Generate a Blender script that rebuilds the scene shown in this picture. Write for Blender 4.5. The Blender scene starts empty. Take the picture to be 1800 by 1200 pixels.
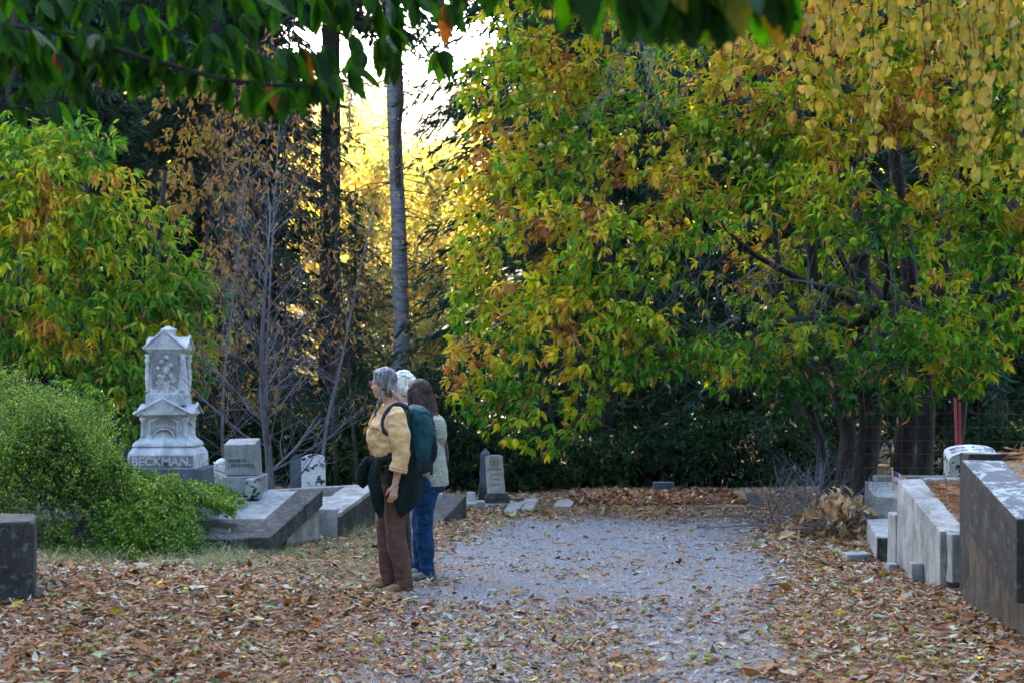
import bpy, bmesh, math, random
import numpy as np
from mathutils import Vector, Matrix
R = math.radians
rng = np.random.default_rng(7)
random.seed(7)
scene = bpy.context.scene
col = scene.collection

# ---------------------------------------------------------------- camera
EYE = 1.55
cam_d = bpy.data.cameras.new("camera"); cam = bpy.data.objects.new("camera", cam_d); col.objects.link(cam)
cam.location = (0, 0, EYE); cam.rotation_euler = (R(90), 0, 0)
cam_d.sensor_width = 36; cam_d.lens = 60; cam_d.shift_y = 70/1800
cam_d.clip_start = .1; cam_d.clip_end = 1500
cam_d.dof.use_dof = True; cam_d.dof.focus_distance = 13.0; cam_d.dof.aperture_fstop = 4.5
scene.camera = cam

# ---------------------------------------------------------------- light
SUN_EL, SUN_AZ = 28.0, -18.0        # azimuth from +Y towards +X
world = bpy.data.worlds.new("World"); scene.world = world; world.use_nodes = True
nt = world.node_tree; nt.nodes.clear()
sky = nt.nodes.new('ShaderNodeTexSky'); sky.sky_type = 'NISHITA'; sky.sun_disc = False
sky.sun_elevation = R(SUN_EL); sky.sun_rotation = R(SUN_AZ); sky.air_density = 1.0; sky.dust_density = 2.0; sky.ozone_density = 1.0
bg = nt.nodes.new('ShaderNodeBackground'); bg.inputs[1].default_value = .15
wo = nt.nodes.new('ShaderNodeOutputWorld')
nt.links.new(sky.outputs[0], bg.inputs[0]); nt.links.new(bg.outputs[0], wo.inputs[0])
sd = bpy.data.lights.new("sun", 'SUN'); sd.energy = 4.5; sd.angle = R(.5); sd.color = (1, .86, .66)
sun = bpy.data.objects.new("sun", sd); col.objects.link(sun)
S = Vector((math.sin(R(SUN_AZ))*math.cos(R(SUN_EL)), math.cos(R(SUN_AZ))*math.cos(R(SUN_EL)), math.sin(R(SUN_EL))))
sun.rotation_euler = S.to_track_quat('Z', 'Y').to_euler(); sun.location = S*60
vs = scene.view_settings; vs.view_transform = 'Standard'; vs.look = 'None'; vs.gamma = 1; vs.exposure = 3.95
scene.cycles.max_bounces = 8; scene.cycles.transparent_max_bounces = 8; scene.cycles.transmission_bounces = 6
scene.cycles.diffuse_bounces = 4; scene.cycles.sample_clamp_indirect = 6
scene.cycles.use_denoising = True

# ---------------------------------------------------------------- helpers
def P(x, y, Y):                       # a point of the photograph at depth Y
    return np.array([(x-900)/3000*Y, Y, EYE+(670-y)/3000*Y])
def sm(a, b, x):
    t = np.clip((np.asarray(x, float)-a)/(b-a), 0, 1); return t*t*(3-2*t)
def norm(a):
    a = np.asarray(a, float); return a/np.maximum(np.linalg.norm(a, axis=-1, keepdims=True), 1e-9)
_gr = np.random.default_rng(3).random((64, 64))
def vnoise(x, y):
    x = np.asarray(x, float); y = np.asarray(y, float)
    xi = np.floor(x).astype(int); yi = np.floor(y).astype(int); fx = x-xi; fy = y-yi
    fx = fx*fx*(3-2*fx); fy = fy*fy*(3-2*fy)
    g = lambda a, b: _gr[a % 64, b % 64]
    return (g(xi, yi)*(1-fx)+g(xi+1, yi)*fx)*(1-fy)+(g(xi, yi+1)*(1-fx)+g(xi+1, yi+1)*fx)*fy
def ground_z(X, Y):
    X = np.asarray(X, float); Y = np.asarray(Y, float)
    z = .16*sm(-1.0, -2.2, X)*sm(15.0, 12.5, Y)*sm(7, 11.5, Y)
    z = z+.5*sm(-3, -7, X)*sm(30, 16, Y)
    z = z+.03*(vnoise(X*1.3, Y*1.3)-.5)*sm(0.3, 1.0, np.abs(X-.9))
    z = z+.22*np.maximum(Y-46, 0)*sm(46, 70, Y)+1.2*(vnoise(X*.12, Y*.12)-.5)*sm(40, 60, Y)
    return z

def mk(name, me, parent=None, mat=None):
    o = bpy.data.objects.new(name, me); col.objects.link(o)
    if mat: me.materials.append(mat)
    if parent is not None:
        me.transform(Matrix.Translation(-Vector(parent.location))); o.parent = parent
    return o
def tag(o, label, cat, group=None, kind=None):
    if label: o['label'] = label
    if cat: o['category'] = cat
    if group: o['group'] = group
    if kind: o['kind'] = kind
    return o
def thing(name, label, cat, loc, group=None):
    o = bpy.data.objects.new(name, None); col.objects.link(o); o.location = [float(v) for v in loc]
    o.empty_display_size = .2
    return tag(o, label, cat, group)
class Geo:
    def __init__(s): s.v = []; s.f = []; s.n = 0
    def add(s, v, f):
        s.v.extend([tuple(map(float, p)) for p in v]); s.f.extend([tuple(i+s.n for i in q) for q in f]); s.n += len(v); return s
    def box(s, x0, x1, y0, y1, z0, z1, bev=0):
        return s.hexa([(x0, y0, z0), (x1, y0, z0), (x1, y1, z0), (x0, y1, z0)], [(x0, y0, z1), (x1, y0, z1), (x1, y1, z1), (x0, y1, z1)])
    def hexa(s, b, t):               # bottom and top rings, counter-clockwise from above
        n = len(b)
        return s.add(list(b)+list(t), [tuple(range(n-1, -1, -1)), tuple(range(n, 2*n))]+[(i, (i+1) % n, n+(i+1) % n, n+i) for i in range(n)])
    def rings(s, rs, cap=True):
        n = len(rs[0]); v = [p for r in rs for p in r]; f = []
        for k in range(len(rs)-1):
            for i in range(n):
                f.append((k*n+i, k*n+(i+1) % n, (k+1)*n+(i+1) % n, (k+1)*n+i))
        if cap: f += [tuple(range(n-1, -1, -1)), tuple(range((len(rs)-1)*n, len(rs)*n))]
        return s.add(v, f)
    def tube(s, pts, rad, n=6, cap=True):
        pts = [np.array(p, float) for p in pts]
        if not hasattr(rad, '__len__'): rad = [rad]*len(pts)
        rs = []; prev = None
        for i, p in enumerate(pts):
            d = norm(pts[min(i+1, len(pts)-1)]-pts[max(i-1, 0)])
            if prev is None:
                a = np.array([0, 0, 1.]) if abs(d[2]) < .9 else np.array([1., 0, 0])
                u = norm(np.cross(a, d))
            else: u = norm(prev-d*np.dot(prev, d))
            w = np.cross(d, u); prev = u
            rs.append([p+rad[i]*(math.cos(t)*u+math.sin(t)*w) for t in [2*math.pi*k/n for k in range(n)]])
        return s.rings(rs, cap)
    def ell(s, c, r, rot=None, nu=10, nv=7):
        c = np.array(c); rs = []
        for j in range(1, nv):
            th = math.pi*j/nv
            rs.append([np.array([r[0]*math.sin(th)*math.cos(a), r[1]*math.sin(th)*math.sin(a), -r[2]*math.cos(th)]) for a in [2*math.pi*k/nu for k in range(nu)]])
        v = [p for q in rs for p in q]+[np.array([0, 0, -r[2]]), np.array([0, 0, r[2]])]
        if rot is not None: v = [np.array(rot @ Vector(p)) for p in v]
        v = [p+c for p in v]; f = []
        for k in range(len(rs)-1):
            for i in range(nu): f.append((k*nu+i, k*nu+(i+1) % nu, (k+1)*nu+(i+1) % nu, (k+1)*nu+i))
        b = len(rs)*nu
        for i in range(nu):
            f.append((b, (i+1) % nu, i)); f.append((b+1, b-nu+i, b-nu+(i+1) % nu))
        return s.add(v, f)
    def poly(s, pts, y0, y1):        # closed outline of (x, z), counter-clockwise seen from -y, pushed from y0 to y1
        n = len(pts)
        v = [(x, y0, z) for x, z in pts]+[(x, y1, z) for x, z in pts]
        return s.add(v, [tuple(range(n)), tuple(range(2*n-1, n-1, -1))]+[(i, n+i, n+(i+1) % n, (i+1) % n) for i in range(n)])
    def sq(s, cx, cy, prof):         # square mouldings: (z, half width[, half depth])
        rs = []
        for q in prof:
            z, h = q[0], q[1]; d = q[2] if len(q) > 2 else h
            rs.append([(cx-h, cy-d, z), (cx+h, cy-d, z), (cx+h, cy+d, z), (cx-h, cy+d, z)])
        return s.rings(rs)
    def lathe(s, cx, cy, prof, n=14):
        return s.rings([[(cx+r*math.cos(a), cy+r*math.sin(a), z) for a in [2*math.pi*k/n for k in range(n)]] for z, r in prof])
    def mesh(s, name, smooth=False):
        me = bpy.data.meshes.new(name); me.from_pydata(s.v, [], s.f); me.validate(); 
        if smooth: me.polygons.foreach_set('use_smooth', [True]*len(me.polygons))
        me.update(); return me
    def obj(s, name, mat, parent=None, smooth=False, bevel=0, wear=0, seg=2):
        me = s.mesh(name, smooth)
        if bevel or wear:
            bm = bmesh.new(); bm.from_mesh(me); bmesh.ops.remove_doubles(bm, verts=bm.verts, dist=1e-5)
            bmesh.ops.recalc_face_normals(bm, faces=bm.faces)
            if bevel:
                ed = [e for e in bm.edges if len(e.link_faces) == 2 and e.calc_face_angle(0) > .35]
                bmesh.ops.bevel(bm, geom=ed, offset=bevel, segments=seg, affect='EDGES', clamp_overlap=True, profile=.5)
            if wear:
                bmesh.ops.subdivide_edges(bm, edges=[e for e in bm.edges if e.calc_length() > .12], cuts=3, use_grid_fill=True)
                for v in bm.verts:
                    a = vnoise(v.co.x*9+v.co.z*5, v.co.y*9-v.co.z*7)-.5; b = vnoise(v.co.x*31+v.co.z*23, v.co.y*31+7)-.5
                    v.co += v.normal*(a*wear+b*wear*.5)
            bm.to_mesh(me); bm.free()
        return mk(name, me, parent, mat)

def fan_mesh(name, V, F, nv, fval, mat, parent=None, smooth=False):
    """V (N,nv,3) vertices, F template faces (all of one size each), fval (N,) value per leaf"""
    N = V.shape[0]; me = bpy.data.meshes.new(name)
    co = V.reshape(-1, 3)
    if parent is not None: co = co-np.array(parent.location)
    loops = []; sizes = []
    for q in F: loops.extend(q); sizes.append(len(q))
    L = np.array(loops); nl = len(L)
    allL = (L[None, :]+(np.arange(N)*nv)[:, None]).ravel().astype(np.int32)
    sz = np.tile(np.array(sizes, np.int32), N); st = np.concatenate([[0], np.cumsum(sz)[:-1]]).astype(np.int32)
    me.vertices.add(N*nv); me.vertices.foreach_set('co', co.ravel().astype(np.float32))
    me.loops.add(nl*N); me.loops.foreach_set('vertex_index', allL)
    me.polygons.add(len(sz)); me.polygons.foreach_set('loop_start', st)
    me.update(calc_edges=True)
    at = me.attributes.new('v', 'FLOAT', 'FACE'); at.data.foreach_set('value', np.repeat(fval, len(F)).astype(np.float32))
    if smooth: me.polygons.foreach_set('use_smooth', np.ones(len(sz), bool))
    me.update()
    o = bpy.data.objects.new(name, me); col.objects.link(o); me.materials.append(mat)
    if parent is not None: o.parent = parent
    return o
# leaf templates: (side, along, normal)
T_BIG = (np.array([(0, 0, 0), (-.42, .28, .05), (0, .28, -.01), (.42, .28, .05), (-.5, .6, -.02), (0, .6, -.10), (.5, .6, -.02), (0, 1, -.30)]),
         [(0, 2, 1), (0, 3, 2), (1, 2, 5, 4), (2, 3, 6, 5), (4, 5, 7), (5, 6, 7)])
T_MED = (np.array([(0, 0, 0), (-.5, .45, .06), (0, .45, -.04), (.5, .45, .06), (0, 1, -.2)]), [(0, 2, 1), (0, 3, 2), (1, 2, 4), (2, 3, 4)])
T_LOW = (np.array([(0, 0, 0), (-.5, .5, .04), (.5, .5, -.04), (0, 1, -.1)]), [(0, 2, 3, 1)])
T_HEART = (np.array([(0, 0, 0), (-.35, .0, .02), (-.52, .28, .04), (-.34, .62, .0), (0, 1.05, -.06), (.34, .62, .0), (.52, .28, .04), (.35, .0, .02), (0, .5, -.05)]),
           [(0, 8, 2, 1), (8, 4, 3, 2), (0, 7, 6, 8), (8, 6, 5, 4)])
def serrated(n=9):
    ts = np.linspace(0, 1, n); v = []; f = []
    for i, t in enumerate(ts):
        w = .5*math.sin(math.pi*min(1, t*1.02)**.8)**.8 if 0 < t < 1 else 0.0
        z = -.28*t*t
        v += [(-w*(1.0), t+(.02 if 0 < t < 1 else 0), z+w*.12), (0, t, z-.01), (w, t+(.02 if 0 < t < 1 else 0), z+w*.12)]
        if 0 < i < n-1:
            pass
    for i in range(n-1):
        a = 3*i; b = 3*i+3
        f += [(a, a+1, b+1, b), (a+1, a+2, b+2, b+1)]
    # teeth: small triangles past the edge
    for i in range(1, n-1):
        a = 3*i; b = 3*min(i+1, n-1)
        for s_, k in ((-1, 0), (1, 2)):
            p = np.array(v[a+k]); q = np.array(v[b+k]); m = p*.35+q*.65; m = m+np.array([s_*.045, .03, 0])
            v.append(tuple(m)); f.append((a+k, b+k, len(v)-1) if s_ > 0 else (b+k, a+k, len(v)-1))
    return np.array(v), f
T_SER = serrated()
def leaf_verts(tmpl, pos, d, up, L, W, curl=None):
    d = norm(d); s = norm(np.cross(d, up)); n = np.cross(s, d)
    T = tmpl[0]
    z = T[None, :, 2]*(L[:, None] if curl is None else (L*curl)[:, None])
    return pos[:, None, :]+s[:, None, :]*(T[None, :, 0]*W[:, None])[..., None]+d[:, None, :]*(T[None, :, 1]*L[:, None])[..., None]+n[:, None, :]*z[..., None]
def leaves(name, tmpl, pos, d, up, L, W, val, mat, parent=None, curl=None):
    return fan_mesh(name, leaf_verts(tmpl, pos, d, up, L, W, curl), tmpl[1], len(tmpl[0]), val, mat, parent, smooth=False)

# ---------------------------------------------------------------- materials
def newmat(name):
    m = bpy.data.materials.new(name); m.use_nodes = True; t = m.node_tree; t.nodes.clear()
    o = t.nodes.new('ShaderNodeOutputMaterial'); return m, t, o
def ramp(t, fac, stops, interp='LINEAR'):
    r = t.nodes.new('ShaderNodeValToRGB'); r.color_ramp.interpolation = interp
    e = r.color_ramp.elements
    while len(e) < len(stops): e.new(.5)
    for k, (p, c) in enumerate(stops):
        e[k].position = p; e[k].color = (*c, 1) if len(c) == 3 else c
    t.links.new(fac, r.inputs[0]); return r.outputs[0]
def noise(t, scale, detail=4, rough=.6, vec=None, out=0, dist=0):
    n = t.nodes.new('ShaderNodeTexNoise'); n.inputs['Scale'].default_value = scale; n.inputs['Detail'].default_value = detail
    n.inputs['Roughness'].default_value = rough; n.inputs['Distortion'].default_value = dist
    if vec: t.links.new(vec, n.inputs['Vector'])
    return n.outputs[out]
def coords(t, scale=(1, 1, 1), kind='Object'):
    c = t.nodes.new('ShaderNodeTexCoord'); m = t.nodes.new('ShaderNodeMapping'); m.inputs['Scale'].default_value = scale
    t.links.new(c.outputs[kind], m.inputs[0]); return m.outputs[0]
def mixc(t, fac, a, b, mode='MIX'):
    m = t.nodes.new('ShaderNodeMix'); m.data_type = 'RGBA'; m.blend_type = mode
    for sock, val in ((m.inputs[0], fac), (m.inputs[6], a), (m.inputs[7], b)):
        if hasattr(val, 'links') or isinstance(val, bpy.types.NodeSocket): t.links.new(val, sock)
        elif isinstance(val, (int, float)): sock.default_value = val
        else: sock.default_value = (*val, 1)
    return m.outputs[2]
def princ(t, o, color, rough=.8, spec=.3, bump=None, bstr=.3, bdist=.01, metal=0):
    b = t.nodes.new('ShaderNodeBsdfPrincipled')
    if isinstance(color, bpy.types.NodeSocket): t.links.new(color, b.inputs['Base Color'])
    else: b.inputs['Base Color'].default_value = (*color, 1)
    b.inputs['Roughness'].default_value = rough; b.inputs['Specular IOR Level'].default_value = spec; b.inputs['Metallic'].default_value = metal
    if bump is not None:
        u = t.nodes.new('ShaderNodeBump'); u.inputs['Strength'].default_value = bstr; u.inputs['Distance'].default_value = bdist
        t.links.new(bump, u.inputs['Height']); t.links.new(u.outputs[0], b.inputs['Normal'])
    if o is not None: t.links.new(b.outputs[0], o.inputs[0])
    return b
def leafmat(name, stops, trans=.4, rough=.5, spec=.35, boost=1.6):
    m, t, o = newmat(name)
    a = t.nodes.new('ShaderNodeAttribute'); a.attribute_name = 'v'
    c = ramp(t, a.outputs['Fac'], stops); nn = noise(t, 45, 3, .6, coords(t)); c = mixc(t, 1.0, c, ramp(t, nn, [(.35, (.62, .66, .6)), (.65, (1.0, 1.0, 1.0))]), 'MULTIPLY')
    b = princ(t, None, c, rough, spec)
    tr = t.nodes.new('ShaderNodeBsdfTranslucent')
    hv = t.nodes.new('ShaderNodeHueSaturation'); hv.inputs['Value'].default_value = boost; hv.inputs['Saturation'].default_value = 1.1
    t.links.new(c, hv.inputs['Color']); t.links.new(hv.outputs[0], tr.inputs[0])
    mx = t.nodes.new('ShaderNodeMixShader'); mx.inputs[0].default_value = trans
    t.links.new(b.outputs[0], mx.inputs[1]); t.links.new(tr.outputs[0], mx.inputs[2]); t.links.new(mx.outputs[0], o.inputs[0])
    return m
def stonemat(name, light, dark, lichen=(.30, .36, .30), la=.3, streak=.5, spots=0, scale=1, rough=.85, da=.5):
    m, t, o = newmat(name)
    v = coords(t); vs_ = coords(t, (7*scale, 7*scale, 1.6*scale))
    n1 = noise(t, 5*scale, 8, .7, v); n2 = noise(t, 1, 8, .7, vs_, dist=.8); n3 = noise(t, 16*scale, 6, .7, v, dist=.3); n4 = noise(t, 110*scale, 3, .6, v)
    f1 = ramp(t, n1, [(max(0, .62-da*.5), (0, 0, 0)), (.62+.12, (1, 1, 1))])
    c = mixc(t, f1, light, dark)
    f2 = ramp(t, n2, [(.47, (0, 0, 0)), (.66, (streak,)*3)])
    c = mixc(t, f2, c, dark)
    f3 = ramp(t, n3, [(.60-.12*la, (0, 0, 0)), (.66-.1*la, (la, la, la))])
    c = mixc(t, f3, c, lichen)
    if spots:
        vo = noise(t, 9*scale, 5, .55, v, dist=1.2)
        f4 = ramp(t, vo, [(.53, (0, 0, 0)), (.56, (1, 1, 1))])
        c = mixc(t, f4, c, (.012, .014, .018))
    f5 = ramp(t, n4, [(.35, (.75, .75, .75)), (.65, (1.0, 1.0, 1.0))])
    c = mixc(t, 1.0, c, f5, 'MULTIPLY')
    ad = t.nodes.new('ShaderNodeMath'); ad.operation = 'ADD'; t.links.new(n3, ad.inputs[0]); t.links.new(n4, ad.inputs[1])
    princ(t, o, c, rough, .25, ad.outputs[0], .35, .01)
    return m
def barkmat(name, c1, c2, sc=1, horiz=False):
    m, t, o = newmat(name)
    v = coords(t, (14*sc, 14*sc, 3*sc) if not horiz else (4*sc, 4*sc, 22*sc)); n = noise(t, 1.2, 8, .7, v)
    n2 = noise(t, 3, 3, .5, coords(t))
    c = ramp(t, n, [(.35, c1), (.65, c2)]); c = mixc(t, ramp(t, n2, [(.5, (0, 0, 0)), (.7, (.5, .5, .5))]), c, (c1[0]*.8, c1[1]*1.0, c1[2]*.8))
    princ(t, o, c, .9, .2, n, .8, .03); return m
def clothmat(name, c, var=.25, sc=18, rough=.9, weave=260, sheen=.2):
    m, t, o = newmat(name)
    v = coords(t); n = noise(t, sc, 5, .6, v); w = noise(t, weave, 2, .5, v)
    col_ = ramp(t, n, [(.3, tuple(x*(1-var) for x in c)), (.7, tuple(min(1, x*(1+var*.6)) for x in c))])
    wr = noise(t, sc*1.3, 4, .5, coords(t, (1, 1, .7)), dist=1.2); ma = t.nodes.new('ShaderNodeMath'); ma.operation = 'MULTIPLY_ADD'; ma.inputs[1].default_value = 6; t.links.new(wr, ma.inputs[0]); t.links.new(w, ma.inputs[2])
    b = princ(t, o, col_, rough, .15, ma.outputs[0], .55, .006)
    b.inputs['Sheen Weight'].default_value = sheen
    return m
def plain(name, c, rough=.6, spec=.3, metal=0):
    m, t, o = newmat(name); n = noise(t, 30, 3, .5, coords(t))
    princ(t, o, ramp(t, n, [(.3, tuple(x*.8 for x in c)), (.7, c)]), rough, spec, metal=metal); return m
GREEN_RAMP = [(0, (.010, .045, .010)), (.25, (.030, .13, .012)), (.45, (.11, .27, .010)), (.6, (.36, .40, .015)), (.75, (.66, .47, .025)), (.88, (.54, .24, .06)), (1, (.28, .10, .04))]
M = {}
M['chestnut'] = leafmat('chestnut_leaf', GREEN_RAMP, .36, .55, .15)
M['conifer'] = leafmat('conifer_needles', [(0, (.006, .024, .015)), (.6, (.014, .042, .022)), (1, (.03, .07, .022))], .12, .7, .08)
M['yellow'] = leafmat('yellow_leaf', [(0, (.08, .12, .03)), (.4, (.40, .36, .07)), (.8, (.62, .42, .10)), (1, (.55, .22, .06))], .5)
M['brownleaf'] = leafmat('brown_leaf', [(0, (.08, .11, .02)), (.35, (.34, .22, .04)), (.7, (.26, .11, .04)), (1, (.12, .06, .035))], .3, .6, .15)
M['frontleaf'] = leafmat('near_leaf', [(0, (.006, .028, .005)), (.8, (.03, .10, .007)), (.92, (.35, .25, .02)), (1, (.22, .07, .02))], .5, .5, .18, 2.4)
M['birchleaf'] = leafmat('birch_leaf', [(0, (.16, .21, .02)), (.3, (.42, .33, .06)), (.75, (.56, .36, .10)), (1, (.40, .16, .04))], .35)
M['shrubleaf'] = leafmat('shrub_leaf', [(0, (.02, .07, .015)), (.5, (.07, .19, .02)), (.8, (.22, .32, .03)), (1, (.48, .42, .05))], .3, .5, .25)
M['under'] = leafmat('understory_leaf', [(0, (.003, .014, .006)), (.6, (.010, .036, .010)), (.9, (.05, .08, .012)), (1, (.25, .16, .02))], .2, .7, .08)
M['litter'] = leafmat('litter_leaf', [(0, (.035, .018, .012)), (.16, (.16, .05, .018)), (.34, (.38, .15, .045)), (.5, (.22, .125, .07)), (.70, (.33, .25, .19)), (.86, (.47, .42, .37)), (.92, (.30, .35, .16)), (.96, (.05, .18, .03)), (1, (.6, .42, .03))], .12, .7, .2, 1.1)
M['grassblade'] = leafmat('grass_blade', [(0, (.04, .11, .02)), (.5, (.13, .17, .05)), (1, (.32, .27, .14))], .25, .6)
M['needle'] = leafmat('pine_needle', [(0, (.20, .07, .03)), (.6, (.42, .18, .08)), (1, (.55, .36, .22))], .1, .7)
M['bark'] = barkmat('dark_bark', (.008, .007, .007), (.038, .034, .032))
M['greybark'] = barkmat('grey_bark', (.03, .03, .034), (.15, .145, .155), 1, True)
M['twig'] = barkmat('pale_twig', (.06, .058, .066), (.15, .145, .165), 3)
M['darktwig'] = barkmat('dark_twig', (.02, .015, .012), (.06, .045, .035), 3)
M['marble'] = stonemat('weathered_marble', (.68, .67, .65), (.20, .21, .23), (.30, .32, .29), .3, .7, da=.6)
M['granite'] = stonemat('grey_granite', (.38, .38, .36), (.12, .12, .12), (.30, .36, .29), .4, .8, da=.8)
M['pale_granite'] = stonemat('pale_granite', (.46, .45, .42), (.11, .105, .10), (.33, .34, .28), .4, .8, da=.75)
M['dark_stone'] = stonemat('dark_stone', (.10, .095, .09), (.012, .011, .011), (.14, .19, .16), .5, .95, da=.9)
M['dark_cap'] = stonemat('dark_cap', (.105, .11, .13), (.04, .04, .05), (.20, .27, .24), .55, .5, scale=.6)
def skylit_lichen_top(m):
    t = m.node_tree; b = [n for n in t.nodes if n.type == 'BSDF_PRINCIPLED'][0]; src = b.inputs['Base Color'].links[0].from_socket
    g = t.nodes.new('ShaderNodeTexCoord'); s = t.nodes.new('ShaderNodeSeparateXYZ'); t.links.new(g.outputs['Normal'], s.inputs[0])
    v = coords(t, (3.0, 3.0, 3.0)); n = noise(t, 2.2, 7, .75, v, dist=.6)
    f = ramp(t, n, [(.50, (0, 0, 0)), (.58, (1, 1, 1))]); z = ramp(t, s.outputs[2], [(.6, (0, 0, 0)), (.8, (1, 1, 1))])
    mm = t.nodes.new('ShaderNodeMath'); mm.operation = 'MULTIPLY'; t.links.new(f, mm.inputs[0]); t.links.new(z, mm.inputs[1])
    c = mixc(t, z, src, (.10, .105, .13)); c = mixc(t, mm.outputs[0], c, (.30, .38, .35)); t.links.new(c, b.inputs['Base Color'])  # paler slate-blue tops stand in for skylight; the noise patches are lichen
M['dark_cap'] = stonemat('dark_cap', (.045, .042, .038), (.010, .009, .009), (.10, .13, .11), .45, .8, scale=.8); skylit_lichen_top(M['dark_cap'])
M['tan_wall'] = stonemat('brown_stained_stone', (.15, .115, .08), (.016, .014, .012), (.10, .12, .09), .45, .9, da=.9)
M['slate'] = stonemat('slate', (.10, .12, .15), (.05, .06, .08), (.2, .22, .22), .2, .3)
M['mottled'] = stonemat('mottled_marble', (.72, .72, .72), (.4, .4, .42), (.3, .3, .3), .1, .3, spots=1)
M['spotted'] = stonemat('spotted_granite', (.36, .38, .34), (.12, .13, .13), (.30, .38, .28), .5, .4, spots=1, scale=1.6)
M['letter'] = plain('lettering', (.045, .05, .06), .9)
M['letterlight'] = stonemat('raised_lettering', (.50, .50, .48), (.28, .28, .3), la=.1)
# ================================================================ ground, road
def grid(name, x0, x1, y0, y1, nx, ny, mat, dz=0, inside=None):
    xs = np.concatenate([np.linspace(x0, -8, 34), np.linspace(-7.9, 7.9, 170), np.linspace(8, x1, 34)]); ys = np.concatenate([np.linspace(y0, 6, 14), np.linspace(6.1, 25, 150), np.linspace(25.5, y1, 110)]); nx = len(xs); ny = len(ys)
    X, Y = np.meshgrid(xs, ys); Z = ground_z(X, Y)+dz
    v = np.stack([X, Y, Z], -1).reshape(-1, 3)
    f = [(j*nx+i, j*nx+i+1, (j+1)*nx+i+1, (j+1)*nx+i) for j in range(ny-1) for i in range(nx-1)]
    me = bpy.data.meshes.new(name); me.from_pydata(v.tolist(), [], f); me.polygons.foreach_set('use_smooth', [True]*len(f)); me.update()
    return mk(name, me, None, mat)
m, t, o = newmat('soil'); v = coords(t)
n1 = noise(t, .9, 6, .6, v); n2 = noise(t, 22, 6, .75, v); n3 = noise(t, 3, 4, .6, v)
c = ramp(t, n2, [(.32, (.06, .035, .022)), (.45, (.20, .12, .07)), (.56, (.30, .21, .14)), (.68, (.46, .38, .29))])
c = mixc(t, ramp(t, n1, [(.45, (0, 0, 0)), (.6, (.8, .8, .8))]), c, (.17, .16, .09))
princ(t, o, c, .95, .1, n2, .8, .03); M['soil'] = m
m, t, o = newmat('gravel'); v = coords(t)
vo = t.nodes.new('ShaderNodeTexVoronoi'); vo.inputs['Scale'].default_value = 95; t.links.new(v, vo.inputs['Vector'])
n1 = noise(t, 1.6, 5, .65, v); n2 = noise(t, 90, 3, .6, v)
c = ramp(t, vo.outputs['Color'], [(.1, (.09, .092, .10)), (.4, (.15, .155, .165)), (.7, (.23, .235, .25)), (.95, (.38, .385, .40))])
c = mixc(t, ramp(t, vo.outputs['Distance'], [(.35, (0, 0, 0)), (.75, (.8, .8, .8))]), c, (.05, .048, .045))
c = mixc(t, ramp(t, n1, [(.50, (0, 0, 0)), (.68, (.75, .75, .75))]), c, (.22, .145, .10))
princ(t, o, c, .85, .25, vo.outputs['Distance'], .7, .012); M['gravel'] = m
tag(grid('ground', -90, 90, -25, 260, 241, 260, M['soil']), None, None, kind='structure')
# gravel road: left and right edge (X) along Y
RY = np.array([-20, 4, 8.8, 10.5, 12.4, 15, 17, 18.6, 19.6, 20.2])
RL = np.array([-2.2, -1.6, -1.05, -.9, -.78, -.70, -.55, -.25, .4, 1.1])
RR = np.array([1.2, 1.3, 1.45, 1.72, 1.98, 2.32, 2.55, 2.72, 2.5, 1.9])
ys = np.concatenate([np.linspace(-20, 6, 14), np.linspace(6.2, 20.2, 150)])
vv = []; ff = []; K = 15
for j, y in enumerate(ys):
    l = np.interp(y, RY, RL)+.22*(vnoise(3.1, y*2.3)-.5)+.1*(vnoise(9.1, y*9)-.5); r = np.interp(y, RY, RR)+.3*(vnoise(7.7, y*2.1)-.5)+.12*(vnoise(19.1, y*8)-.5)
    for i in range(K):
        x = l+(r-l)*i/(K-1); vv.append((x, y, float(ground_z(x, y))+.012+.004*math.sin(x*7+y*3)))
for j in range(len(ys)-1):
    for i in range(K-1): a = j*K+i; ff.append((a, a+1, a+K+1, a+K))
me = bpy.data.meshes.new('gravel_road'); me.from_pydata(vv, [], ff); me.update()
tag(mk('gravel_road', me, None, M['gravel']), None, None, kind='structure')
def road_in(X, Y):
    l = np.interp(Y, RY, RL); r = np.interp(Y, RY, RR)
    return sm(-.2, .35, X-l+.5*(vnoise(X, Y*1.7)-.5))*sm(-.2, .4, r-X+.5*(vnoise(X+9, Y*1.9)-.5))*sm(20.0, 18.3, Y+1.0*(vnoise(X*2.1, 4.4)-.5))

# ================================================================ tombs, left
def W(x, y, Y): return P(x, y, Y)
def tomb(name, label, cat, parts, loc, group=None):
    t_ = thing(name, label, cat, loc, group)
    for nm, g, mat, bev, wear in parts: g.obj(nm, mat, t_, bevel=bev, wear=wear)
    return t_
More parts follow.
